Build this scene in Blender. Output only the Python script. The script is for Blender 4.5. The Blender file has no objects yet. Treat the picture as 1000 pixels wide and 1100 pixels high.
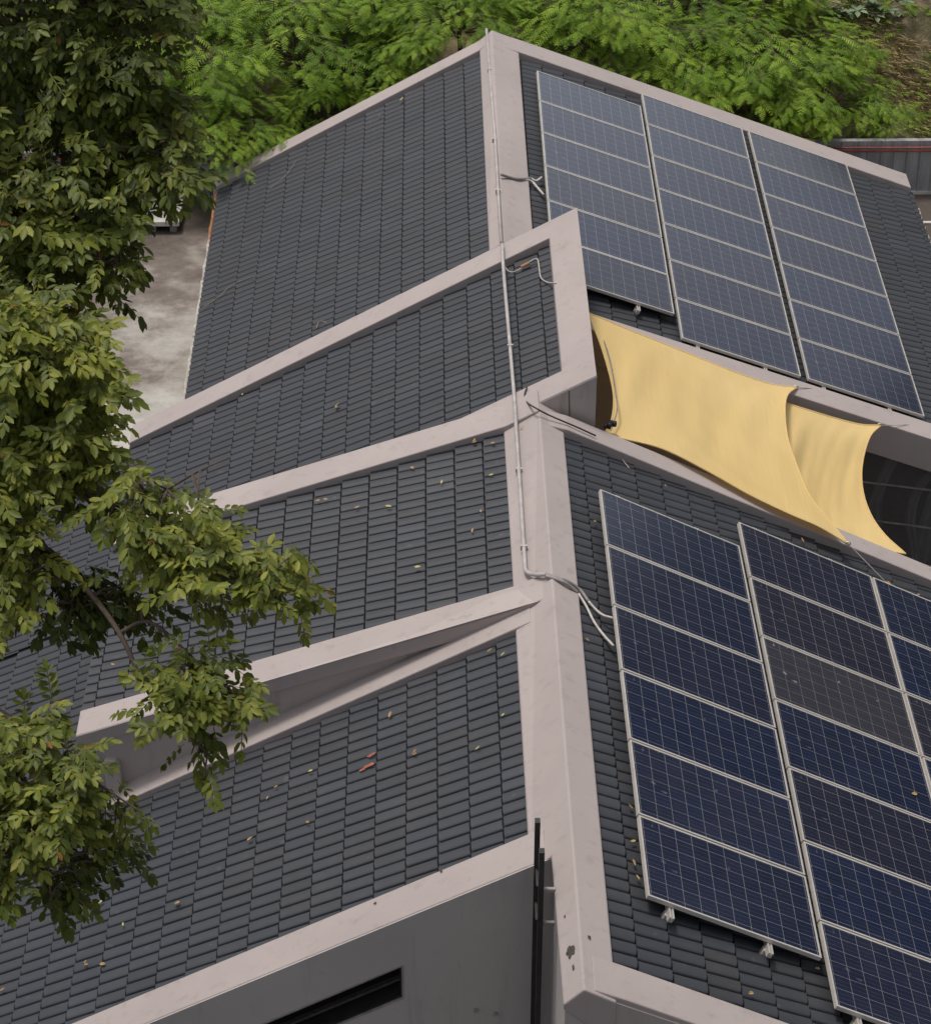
import bpy, bmesh, math, random
from mathutils import Vector, Matrix, noise
random.seed(7)
R = math.radians
scene = bpy.context.scene
col = scene.collection

# ------------------------------------------------------------------ camera
CAM = Vector((-1.59703647, -20.23323578, 13.82146744))
RIGHT = Vector((0.99989486, -0.01450062, 0.0))
DOWN = Vector((-0.00822317, -0.56703117, -0.82365529))
FWD = Vector((0.01194351, 0.82356869, -0.56709079))
FPX = 2554.66                                   # focal length in photo pixels (photo 1000 x 1100)
cam_data = bpy.data.cameras.new('camera')
cam = bpy.data.objects.new('camera', cam_data)
col.objects.link(cam)
cam_data.sensor_fit = 'HORIZONTAL'
cam_data.sensor_width = 36.0
cam_data.lens = 36.0 * FPX / 1000.0
cam_data.clip_start = 0.1
cam_data.clip_end = 2000.0
cam.matrix_world = Matrix((
    (RIGHT.x, -DOWN.x, -FWD.x, CAM.x),
    (RIGHT.y, -DOWN.y, -FWD.y, CAM.y),
    (RIGHT.z, -DOWN.z, -FWD.z, CAM.z),
    (0, 0, 0, 1)))
scene.camera = cam

def ray(x, y):
    return FWD + RIGHT * ((x - 500.0) / FPX) + DOWN * ((y - 550.0) / FPX)
def at(x, y, depth):                            # point seen at photo pixel (x, y), depth metres along the view axis
    return CAM + ray(x, y) * depth
def on_plane(x, y, p0, n):
    d = ray(x, y)
    return CAM + d * ((p0 - CAM).dot(n) / d.dot(n))
def at_y(x, y, Y):
    return on_plane(x, y, Vector((0, Y, 0)), Vector((0, 1, 0)))
def at_z(x, y, Z):
    return on_plane(x, y, Vector((0, 0, Z)), Vector((0, 0, 1)))

# ------------------------------------------------------------------ roof planes
class Frame:
    def __init__(s, p0, d, y, n):
        s.p0, s.s, s.y, s.n = Vector(p0), Vector(d).normalized(), Vector(y).normalized(), Vector(n).normalized()
    def __call__(s, u, v, h=0.0):
        return s.p0 + s.s * u + s.y * v + s.n * h
    def px(s, x, y, h=0.0):
        return on_plane(x, y, s.p0 + s.n * h, s.n)
    def uv(s, w):
        d = w - s.p0
        return d.dot(s.s), d.dot(s.y)
    def z(s, X, Y, h=0.0):                      # height of the plane above (X, Y)
        p = s.p0 + s.n * h
        return p.z - ((X - p.x) * s.n.x + (Y - p.y) * s.n.y) / s.n.z
    def u_of_x(s, X):
        return (X - s.p0.x) / s.s.x
def left_frame(pitch, X0, Z0):
    a = R(pitch)
    return Frame((X0, 0, Z0), (-math.cos(a), 0, -math.sin(a)), (0, 1, 0), (-math.sin(a), 0, math.cos(a)))
BL = left_frame(28.7, -0.6, 0.15)
S3 = left_frame(19.2, -0.6, 0.15)
FR = Frame((0, 0, 0), (0.89711026, -0.00255747, -0.44179932), (-0.00346537, 0.99991175, -0.01282497), (0.44179313, 0.01303641, 0.89702223))
RR = Frame((-0.41255, -0.97605, -0.18413), (0.93590423, 0.00127448, -0.35225226), (0.00346537, 0.99991175, 0.01282497), (0.35223752, -0.01322363, 0.93581722))

# ------------------------------------------------------------------ materials
def new_mat(name):
    m = bpy.data.materials.new(name); m.use_nodes = True
    nt = m.node_tree
    b = nt.nodes['Principled BSDF']
    return m, nt, b
def N(nt, typ, **kw):
    n = nt.nodes.new(typ)
    for k, v in kw.items():
        if hasattr(n, k): setattr(n, k, v)
        else: n.inputs[k].default_value = v
    return n
def ramp(nt, fac, stops):
    r = nt.nodes.new('ShaderNodeValToRGB')
    e = r.color_ramp.elements
    while len(e) < len(stops): e.new(0.5)
    for i, (p, c) in enumerate(stops):
        e[i].position = p; e[i].color = (c[0], c[1], c[2], 1) if hasattr(c, '__len__') else (c, c, c, 1)
    nt.links.new(fac, r.inputs[0])
    return r.outputs[0]
def mixc(nt, fac, a, b, mode='MIX'):
    m = nt.nodes.new('ShaderNodeMix'); m.data_type = 'RGBA'; m.blend_type = mode
    if hasattr(fac, 'links'): nt.links.new(fac, m.inputs[0])
    else: m.inputs[0].default_value = fac
    for i, v in ((6, a), (7, b)):
        if hasattr(v, 'links'): nt.links.new(v, m.inputs[i])
        else: m.inputs[i].default_value = (v[0], v[1], v[2], 1)
    return m.outputs[2]
def math_n(nt, op, a, b=None):
    m = nt.nodes.new('ShaderNodeMath'); m.operation = op
    for i, v in enumerate((a, b)):
        if v is None: continue
        if hasattr(v, 'links'): nt.links.new(v, m.inputs[i])
        else: m.inputs[i].default_value = v
    return m.outputs[0]
def noise_n(nt, vec, scale, detail=4, rough=0.6):
    n = N(nt, 'ShaderNodeTexNoise'); n.inputs['Scale'].default_value = scale
    n.inputs['Detail'].default_value = detail; n.inputs['Roughness'].default_value = rough
    if vec is not None: nt.links.new(vec, n.inputs['Vector'])
    return n.outputs['Fac']
def pos_n(nt):
    return nt.nodes.new('ShaderNodeNewGeometry').outputs['Position']
def mapping(nt, vec, scale=(1, 1, 1), rot=(0, 0, 0)):
    m = nt.nodes.new('ShaderNodeMapping'); m.inputs['Scale'].default_value = scale; m.inputs['Rotation'].default_value = rot
    nt.links.new(vec, m.inputs['Vector']); return m.outputs[0]
def bump(nt, b, height, strength=0.3, dist=0.01):
    n = nt.nodes.new('ShaderNodeBump'); n.inputs['Strength'].default_value = strength; n.inputs['Distance'].default_value = dist
    nt.links.new(height, n.inputs['Height']); nt.links.new(n.outputs[0], b.inputs['Normal'])

def plaster(name, c, dirt, dirt_amt=0.5):
    m, nt, b = new_mat(name)
    p = pos_n(nt)
    big = noise_n(nt, p, 0.9, 5, 0.62)
    fine = noise_n(nt, p, 26, 4, 0.7)
    streak = noise_n(nt, mapping(nt, p, (7, 7, 0.55)), 1.0, 5, 0.65)
    base = mixc(nt, ramp(nt, big, [(0.32, 0), (0.72, 1)]), c, [x * 0.88 for x in c])
    base = mixc(nt, math_n(nt, 'MULTIPLY', ramp(nt, streak, [(0.55, 0), (0.8, 1)]), dirt_amt), base, dirt)
    base = mixc(nt, math_n(nt, 'MULTIPLY', ramp(nt, fine, [(0.6, 0), (0.75, 1)]), 0.12), base, dirt)
    spots = noise_n(nt, p, 5.3, 2, 0.5)
    base = mixc(nt, math_n(nt, 'MULTIPLY', ramp(nt, spots, [(0.7, 0), (0.78, 1)]), 0.35), base, dirt)
    nt.links.new(base, b.inputs['Base Color'])
    b.inputs['Roughness'].default_value = 0.85
    bump(nt, b, math_n(nt, 'ADD', fine, math_n(nt, 'MULTIPLY', big, 2.0)), 0.25, 0.006)
    return m
M = {}
M['band'] = plaster('pinkish_grey_paint', (0.415, 0.358, 0.342), (0.25, 0.21, 0.19), 0.55)
M['wall'] = plaster('grey_wall_paint', (0.44, 0.385, 0.365), (0.16, 0.145, 0.135), 0.6)
M['wall_dark'] = plaster('dark_grey_wall_paint', (0.47, 0.43, 0.415), (0.27, 0.25, 0.24), 0.6)

def tile_mat():
    m, nt, b = new_mat('charcoal_concrete_tile')
    p = pos_n(nt)
    a = nt.nodes.new('ShaderNodeAttribute'); a.attribute_name = 'tint'
    big = noise_n(nt, p, 0.35, 4, 0.6)
    mid = noise_n(nt, p, 3.5, 5, 0.7)
    fine = noise_n(nt, p, 60, 3, 0.7)
    base = mixc(nt, ramp(nt, big, [(0.35, 0), (0.68, 1)]), (0.0325, 0.036, 0.045), (0.037, 0.039, 0.046))
    base = mixc(nt, math_n(nt, 'MULTIPLY', ramp(nt, mid, [(0.5, 0), (0.75, 1)]), 0.35), base, (0.062, 0.062, 0.064))
    base = mixc(nt, 1.0, base, a.outputs['Color'], 'MULTIPLY')
    spk = noise_n(nt, p, 9.0, 1, 0.4)
    base = mixc(nt, math_n(nt, 'MULTIPLY', ramp(nt, spk, [(0.74, 0), (0.78, 1)]), 0.12), base, (0.2, 0.2, 0.18))
    nt.links.new(base, b.inputs['Base Color'])
    b.inputs['Roughness'].default_value = 0.62
    bump(nt, b, fine, 0.25, 0.004)
    return m
M['tile'] = tile_mat()

def simple(name, c, rough=0.6, metal=0.0, var=0.12, scale=8.0, bumpy=0.0):
    m, nt, b = new_mat(name)
    t = nt.nodes.new('ShaderNodeTexCoord').outputs['Object']
    f = noise_n(nt, t, scale, 4, 0.65)
    nt.links.new(mixc(nt, ramp(nt, f, [(0.3, 0), (0.7, 1)]), [x * (1 - var) for x in c], [min(1, x * (1 + var)) for x in c]), b.inputs['Base Color'])
    b.inputs['Roughness'].default_value = rough; b.inputs['Metallic'].default_value = metal
    if bumpy: bump(nt, b, f, bumpy, 0.02)
    return m
M['alu'] = simple('aluminium_frame', (0.62, 0.58, 0.53), 0.42, 0.35, 0.12, 3)
M['pipe'] = simple('grey_conduit', (0.42, 0.385, 0.37), 0.5, 0, 0.2, 6)
M['cable'] = simple('weathered_cable', (0.26, 0.235, 0.225), 0.6, 0, 0.3, 9)
M['cable_pale'] = simple('pale_cable', (0.5, 0.46, 0.42), 0.55, 0, 0.25, 9)
M['steel'] = simple('dark_steel', (0.035, 0.033, 0.033), 0.5, 0.3, 0.3, 8)
M['black'] = simple('black_rubber', (0.015, 0.015, 0.015), 0.5)
M['white'] = simple('whitewashed_edge', (0.6, 0.57, 0.53), 0.8, 0, 0.2, 5)
M['rust'] = simple('rusty_gutter', (0.33, 0.15, 0.06), 0.8, 0, 0.45, 6)
M['redpipe'] = simple('red_painted_pipe', (0.32, 0.065, 0.045), 0.55, 0, 0.3, 2)
M['bark'] = simple('brown_bark', (0.10, 0.075, 0.058), 0.9, 0, 0.4, 14, 0.5)
M['dryleaf'] = simple('dry_leaf', (0.36, 0.22, 0.09), 0.6, 0, 0.3, 30)
M['yellowleaf'] = simple('yellow_leaf', (0.46, 0.38, 0.13), 0.6, 0, 0.25, 30)
M['twig'] = simple('dry_twig', (0.26, 0.22, 0.17), 0.8)
M['terracotta'] = simple('bare_terracotta', (0.33, 0.10, 0.055), 0.8, 0, 0.3, 25)
M['stain'] = simple('dark_stain', (0.06, 0.05, 0.045), 0.9, 0, 0.5, 30)
M['slotglass'] = simple('black_slot_glass', (0.012, 0.012, 0.012), 0.3)
M['joint'] = simple('dark_joint_line', (0.12, 0.10, 0.095), 0.9)  # dark colour of the wall joint itself

def gutter_mat():
    m, nt, b = new_mat('mortar_and_rust_gutter')
    p = pos_n(nt)
    sep = nt.nodes.new('ShaderNodeSeparateXYZ'); nt.links.new(p, sep.inputs[0])
    f = noise_n(nt, p, 7, 5, 0.75); g = noise_n(nt, p, 1.2, 3, 0.6)
    c = ramp(nt, f, [(0.3, (0.16, 0.14, 0.12)), (0.5, (0.42, 0.38, 0.34)), (0.7, (0.6, 0.55, 0.5))])
    far = ramp(nt, math_n(nt, 'ADD', math_n(nt, 'MULTIPLY', math_n(nt, 'SUBTRACT', sep.outputs['Y'], 8.6), 0.4), math_n(nt, 'SUBTRACT', g, 0.5)), [(0.35, 0), (0.6, 1)])
    c = mixc(nt, far, c, ramp(nt, f, [(0.35, (0.2, 0.1, 0.05)), (0.6, (0.40, 0.16, 0.05))]))
    nt.links.new(c, b.inputs['Base Color']); b.inputs['Roughness'].default_value = 0.9
    bump(nt, b, f, 0.6, 0.03)
    return m
M['gutter'] = gutter_mat()

def slab_mat():
    m, nt, b = new_mat('stained_concrete')
    p = pos_n(nt)
    big = noise_n(nt, p, 0.42, 6, 0.62)
    mid = noise_n(nt, mapping(nt, p, (1, 1.25, 1)), 1.5, 6, 0.72)
    fine = noise_n(nt, p, 14, 4, 0.7)
    s = math_n(nt, 'ADD', math_n(nt, 'MULTIPLY', big, 0.6), math_n(nt, 'MULTIPLY', mid, 0.4))
    sep = nt.nodes.new('ShaderNodeSeparateXYZ'); nt.links.new(p, sep.inputs[0])
    s = math_n(nt, 'ADD', s, math_n(nt, 'MULTIPLY', math_n(nt, 'SUBTRACT', 8.6, sep.outputs['Y']), 0.05))
    c = ramp(nt, s, [(0.37, (0.085, 0.066, 0.055)), (0.47, (0.17, 0.14, 0.12)), (0.56, (0.34, 0.315, 0.28)), (0.68, (0.48, 0.46, 0.42))])
    c = mixc(nt, math_n(nt, 'MULTIPLY', ramp(nt, fine, [(0.5, 0), (0.75, 1)]), 0.25), c, (0.16, 0.13, 0.11))
    nt.links.new(c, b.inputs['Base Color']); b.inputs['Roughness'].default_value = 0.85
    bump(nt, b, fine, 0.2, 0.01)
    return m
M['slab'] = slab_mat()
M['wood'] = simple('far_woodland', (0.035, 0.055, 0.02), 0.9, 0, 0.6, 0.6, 0.8)
M['ground'] = simple('dark_paved_ground', (0.06, 0.055, 0.05), 0.95, 0, 0.4, 0.8)

def hill_mat():
    m, nt, b = new_mat('hillside_earth')
    p = pos_n(nt)
    big = noise_n(nt, p, 0.5, 4, 0.6); mid = noise_n(nt, p, 3.2, 6, 0.75); fine = noise_n(nt, p, 22, 4, 0.75)
    earth = ramp(nt, mid, [(0.3, (0.11, 0.08, 0.055)), (0.5, (0.30, 0.22, 0.14)), (0.72, (0.44, 0.34, 0.22))])
    grass = ramp(nt, fine, [(0.35, (0.022, 0.035, 0.01)), (0.6, (0.07, 0.095, 0.024)), (0.8, (0.16, 0.15, 0.06))])
    c = mixc(nt, ramp(nt, big, [(0.42, 0), (0.6, 1)]), earth, grass)
    nt.links.new(c, b.inputs['Base Color']); b.inputs['Roughness'].default_value = 0.95
    bump(nt, b, math_n(nt, 'ADD', mid, fine), 0.8, 0.06)
    return m
M['hill'] = hill_mat()

def fence_mat():
    m, nt, b = new_mat('dark_corrugated_metal')
    p = pos_n(nt)
    s = noise_n(nt, mapping(nt, p, (3.5, 1, 0.5)), 2.0, 4, 0.6)
    c = ramp(nt, s, [(0.3, (0.22, 0.22, 0.222)), (0.7, (0.42, 0.42, 0.425))])
    nt.links.new(c, b.inputs['Base Color']); b.inputs['Roughness'].default_value = 0.4
    return m
M['fence'] = fence_mat()

def cell_mat():
    m, nt, b = new_mat('polycrystalline_solar_cells')
    o = nt.nodes.new('ShaderNodeTexCoord').outputs['Object']
    sep = nt.nodes.new('ShaderNodeSeparateXYZ'); nt.links.new(o, sep.inputs[0])
    info = nt.nodes.new('ShaderNodeObjectInfo')
    def cellcoord(src, off, size):
        return math_n(nt, 'MULTIPLY', math_n(nt, 'SUBTRACT', src, off), 1.0 / size)
    def linemask(c, size, w):
        fr = math_n(nt, 'FRACT', c)
        d = math_n(nt, 'MULTIPLY', math_n(nt, 'SUBTRACT', 0.5, math_n(nt, 'ABSOLUTE', math_n(nt, 'SUBTRACT', fr, 0.5))), size)
        return math_n(nt, 'LESS_THAN', d, w)
    cx = cellcoord(sep.outputs['X'], 0.033, 0.1584); cy = cellcoord(sep.outputs['Y'], 0.0225, 0.1578)
    gx = linemask(cx, 0.1584, 0.0019); gy = linemask(cy, 0.1578, 0.0017)
    bus = linemask(math_n(nt, 'MULTIPLY', cy, 3.0), 0.0526, 0.0011)
    # one flat random tone per cell and per panel
    comb = nt.nodes.new('ShaderNodeCombineXYZ')
    nt.links.new(math_n(nt, 'FLOOR', cx), comb.inputs[0]); nt.links.new(math_n(nt, 'FLOOR', cy), comb.inputs[1])
    nt.links.new(math_n(nt, 'MULTIPLY', info.outputs['Random'], 71.0), comb.inputs[2])
    wn = nt.nodes.new('ShaderNodeTexWhiteNoise'); nt.links.new(comb.outputs[0], wn.inputs['Vector'])
    tone = ramp(nt, info.outputs['Random'], [(0.0, (0.010, 0.017, 0.050)), (0.4, (0.012, 0.018, 0.046)), (0.7, (0.016, 0.018, 0.039)), (1.0, (0.019, 0.0185, 0.034))])
    c = mixc(nt, math_n(nt, 'MULTIPLY', wn.outputs['Value'], 0.45), tone, (0.009, 0.012, 0.028))
    streak = noise_n(nt, mapping(nt, o, (1.5, 45, 1)), 1.0, 3, 0.7)
    c = mixc(nt, math_n(nt, 'MULTIPLY', ramp(nt, streak, [(0.45, 0), (0.75, 1)]), 0.16), c, (0.045, 0.045, 0.055))
    dust = noise_n(nt, o, 3.0, 5, 0.7)
    c = mixc(nt, math_n(nt, 'MULTIPLY', ramp(nt, dust, [(0.45, 0), (0.8, 1)]), 0.07), c, (0.13, 0.12, 0.11))
    c = mixc(nt, math_n(nt, 'MULTIPLY', bus, 0.30), c, (0.22, 0.22, 0.23))
    c = mixc(nt, math_n(nt, 'MULTIPLY', math_n(nt, 'MAXIMUM', gx, gy), 0.62), c, (0.36, 0.35, 0.35))
    # old dirt film on some panels (an attribute of the object)
    att = nt.nodes.new('ShaderNodeAttribute'); att.attribute_type = 'OBJECT'; att.attribute_name = 'dirt'
    c = mixc(nt, math_n(nt, 'MULTIPLY', att.outputs['Fac'], ramp(nt, streak, [(0.2, 0.35), (0.7, 1)])), c, (0.10, 0.092, 0.085))
    drop = noise_n(nt, o, 11.0, 1, 0.3)
    c = mixc(nt, math_n(nt, 'MULTIPLY', ramp(nt, drop, [(0.745, 0), (0.775, 1)]), math_n(nt, 'ADD', 0.12, math_n(nt, 'MULTIPLY', att.outputs['Fac'], 1.3))), c, (0.38, 0.38, 0.40))
    nt.links.new(c, b.inputs['Base Color'])
    b.inputs['Roughness'].default_value = 0.16
    b.inputs['IOR'].default_value = 1.55
    return m
M['cells'] = cell_mat()

def sail_mat():
    m, nt, b = new_mat('yellow_shade_cloth')
    p = pos_n(nt)
    big = noise_n(nt, p, 0.6, 2, 0.5)
    wv = noise_n(nt, mapping(nt, p, (60, 4, 60)), 1.0, 2, 0.6)
    wr = noise_n(nt, mapping(nt, p, (5.0, 0.6, 5.0), (0, 0, 0.35)), 1.0, 3, 0.55)
    c = mixc(nt, ramp(nt, big, [(0.3, 0), (0.7, 1)]), (0.83, 0.605, 0.255), (0.86, 0.645, 0.295))
    c = mixc(nt, math_n(nt, 'MULTIPLY', wv, 0.10), c, (0.55, 0.35, 0.11))
    nt.links.new(c, b.inputs['Base Color']); b.inputs['Roughness'].default_value = 0.85
    tr = nt.nodes.new('ShaderNodeBsdfTranslucent'); nt.links.new(c, tr.inputs['Color'])
    mx = nt.nodes.new('ShaderNodeMixShader'); mx.inputs[0].default_value = 0.22
    out = nt.nodes['Material Output']
    nt.links.new(b.outputs[0], mx.inputs[1]); nt.links.new(tr.outputs[0], mx.inputs[2]); nt.links.new(mx.outputs[0], out.inputs[0])
    bump(nt, b, math_n(nt, 'ADD', wr, math_n(nt, 'MULTIPLY', wv, 0.12)), 0.30, 0.045)
    return m
M['sail'] = sail_mat()

def glass_mat():
    m, nt, b = new_mat('dark_facade_glass')
    p = pos_n(nt)
    f = noise_n(nt, mapping(nt, p, (2.4, 1, 0.8)), 1.0, 2, 0.5)
    b.inputs['Base Color'].default_value = (0.012, 0.012, 0.013, 1)
    b.inputs['Roughness'].default_value = 0.04
    bump(nt, b, f, 0.5, 0.12)
    return m
M['glass'] = glass_mat()
def clear_mat():
    m, nt, b = new_mat('tinted_facade_glass')
    tr = nt.nodes.new('ShaderNodeBsdfTransparent'); tr.inputs[0].default_value = (0.62, 0.62, 0.62, 1)
    b.inputs['Base Color'].default_value = (0.16, 0.157, 0.155, 1); b.inputs['Roughness'].default_value = 0.06
    mx = nt.nodes.new('ShaderNodeMixShader'); mx.inputs[0].default_value = 0.6
    nt.links.new(b.outputs[0], mx.inputs[1]); nt.links.new(tr.outputs[0], mx.inputs[2]); nt.links.new(mx.outputs[0], nt.nodes['Material Output'].inputs[0])
    return m
M['clear'] = clear_mat()
M['roomwall'] = simple('dim_room_wall', (0.35, 0.33, 0.32), 0.9)
M['reflection_strip'] = simple('pale_reflection_strip', (0.6, 0.58, 0.56), 0.9)  # pale colour imitating the curved reflections in the facade glass

def leaf_mat(name, dark, mid, light, trans=0.3, rough=0.42):
    m, nt, b = new_mat(name)
    a = nt.nodes.new('ShaderNodeAttribute'); a.attribute_name = 'tint'
    sep = nt.nodes.new('ShaderNodeSeparateColor'); nt.links.new(a.outputs['Color'], sep.inputs[0])
    c = ramp(nt, sep.outputs[0], [(0.0, dark), (0.5, mid), (1.0, light)])
    c = mixc(nt, sep.outputs[1], c, (0.24, 0.10, 0.025))
    nt.links.new(c, b.inputs['Base Color']); b.inputs['Roughness'].default_value = rough
    b.inputs['Specular IOR Level'].default_value = 0.3
    tr = nt.nodes.new('ShaderNodeBsdfTranslucent')
    nt.links.new(mixc(nt, 0.5, c, light), tr.inputs['Color'])
    mx = nt.nodes.new('ShaderNodeMixShader'); mx.inputs[0].default_value = trans
    out = nt.nodes['Material Output']
    nt.links.new(b.outputs[0], mx.inputs[1]); nt.links.new(tr.outputs[0], mx.inputs[2]); nt.links.new(mx.outputs[0], out.inputs[0])
    return m
M['leaf'] = leaf_mat('glossy_tree_leaf', (0.026, 0.042, 0.007), (0.095, 0.125, 0.015), (0.27, 0.285, 0.04), 0.25, 0.5)
M['frond'] = leaf_mat('bright_feathery_leaf', (0.045, 0.100, 0.008), (0.185, 0.315, 0.022), (0.40, 0.53, 0.055), 0.34, 0.6)
M['paleleaf'] = leaf_mat('pale_broad_leaf', (0.06, 0.10, 0.045), (0.15, 0.22, 0.11), (0.27, 0.34, 0.2), 0.2, 0.5)
M['drygrass'] = leaf_mat('dry_grass_blade', (0.34, 0.245, 0.135), (0.56, 0.43, 0.24), (0.26, 0.37, 0.05), 0.2, 0.8)

# ------------------------------------------------------------------ object helpers
def thing(name, label, cat, loc, group=None, rot=None):
    o = bpy.data.objects.new(name, None); col.objects.link(o)
    o.empty_display_size = 0.3
    o.location = loc
    if rot is not None: o.rotation_euler = rot
    o['label'] = label; o['category'] = cat
    if group: o['group'] = group
    return o
def tag(o, label, cat, group=None, kind=None):
    if label: o['label'] = label
    if cat: o['category'] = cat
    if group: o['group'] = group
    if kind: o['kind'] = kind
    return o
def mesh(name, verts, faces, mat, parent=None, smooth=False, tint=None, bevel=0.0, recalc=True, mat2=None, local=False):
    """one mesh object; verts are world points, made relative to the (unrotated) parent Empty chain"""
    off = Vector((0, 0, 0))
    if not local:
        q = parent
        while q is not None:
            off += q.location; q = q.parent
    me = bpy.data.meshes.new(name)
    me.from_pydata([Vector(v) - off for v in verts], [], faces)
    if recalc or bevel:
        bm = bmesh.new(); bm.from_mesh(me)
        if recalc: bmesh.ops.recalc_face_normals(bm, faces=bm.faces)
        if bevel:
            es = [e for e in bm.edges if len(e.link_faces) == 2 and e.calc_face_angle(0) > 0.5]
            bmesh.ops.bevel(bm, geom=es, offset=bevel, segments=2, affect='EDGES', profile=0.5)
        bm.to_mesh(me); bm.free()
    if tint:
        at_ = me.color_attributes.new('tint', 'FLOAT_COLOR', 'POINT')
        flat = []
        for t in tint: flat.extend((t[0], t[1], t[2], 1.0))
        at_.data.foreach_set('color', flat)
    if smooth: me.polygons.foreach_set('use_smooth', [True] * len(me.polygons))
    me.materials.append(M[mat] if isinstance(mat, str) else mat)
    o = bpy.data.objects.new(name, me); col.objects.link(o)
    if parent is not None: o.parent = parent
    return o
class MB:
    def __init__(s): s.v, s.f, s.t = [], [], []
    def add(s, vs, fs, t=None):
        k = len(s.v); s.v.extend(vs); s.f.extend([tuple(i + k for i in f) for f in fs])
        if t is not None: s.t.extend([t] * len(vs))
        return s
    def hexa(s, p):       # 8 points: bottom ring 0-3, top ring 4-7
        return s.add(p, [(3, 2, 1, 0), (4, 5, 6, 7), (0, 1, 5, 4), (1, 2, 6, 5), (2, 3, 7, 6), (3, 0, 4, 7)])
    def box(s, x0, x1, y0, y1, z0, z1):
        return s.hexa([Vector(p) for p in ((x0, y0, z0), (x1, y0, z0), (x1, y1, z0), (x0, y1, z0), (x0, y0, z1), (x1, y0, z1), (x1, y1, z1), (x0, y1, z1))])
    def fbox(s, fr, u0, u1, v0, v1, h0, h1):
        return s.hexa([fr(u0, v0, h0), fr(u1, v0, h0), fr(u1, v1, h0), fr(u0, v1, h0), fr(u0, v0, h1), fr(u1, v0, h1), fr(u1, v1, h1), fr(u0, v1, h1)])
    def prism_y(s, pts, y0, y1):          # polygon in XZ extruded along Y
        n = len(pts)
        v = [Vector((x, y0, z)) for x, z in pts] + [Vector((x, y1, z)) for x, z in pts]
        f = [tuple(range(n - 1, -1, -1)), tuple(range(n, 2 * n))] + [(i, (i + 1) % n, n + (i + 1) % n, n + i) for i in range(n)]
        return s.add(v, f)
    def tube(s, pts, r, seg=8, r1=None, cap=True):
        pts = [Vector(p) for p in pts]; n = len(pts); ring = []
        d0 = (pts[1] - pts[0]).normalized()
        side = d0.cross(Vector((0, 0, 1)))
        if side.length < 1e-3: side = d0.cross(Vector((1, 0, 0)))
        side.normalize()
        k = len(s.v)
        for i, p in enumerate(pts):
            d = (pts[min(i + 1, n - 1)] - pts[max(i - 1, 0)]).normalized()
            side = (side - d * side.dot(d)).normalized(); up = d.cross(side)
            rr = r if r1 is None else r + (r1 - r) * i / (n - 1)
            for j in range(seg):
                a = 2 * math.pi * j / seg
                s.v.append(p + side * (math.cos(a) * rr) + up * (math.sin(a) * rr))
        for i in range(n - 1):
            for j in range(seg):
                a, b = k + i * seg + j, k + i * seg + (j + 1) % seg
                s.f.append((a, b, b + seg, a + seg))
        if cap:
            s.f.append(tuple(k + j for j in range(seg - 1, -1, -1))); s.f.append(tuple(k + (n - 1) * seg + j for j in range(seg)))
        return s
    def build(s, name, mat, parent=None, **kw):
        return mesh(name, s.v, s.f, mat, parent, tint=s.t if s.t else None, **kw)
def curve_pts(pts, n=6):                   # Catmull-Rom through the points
    pts = [Vector(p) for p in pts]
    P = [pts[0] * 2 - pts[1]] + pts + [pts[-1] * 2 - pts[-2]]
    out = []
    for i in range(1, len(P) - 2):
        a, b, c, d = P[i - 1:i + 3]
        for k in range(n):
            t = k / n
            out.append(0.5 * ((2 * b) + (c - a) * t + (2 * a - 5 * b + 4 * c - d) * t * t + (3 * b - a - 3 * c + d) * t ** 3))
    out.append(pts[-1])
    return out

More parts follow.
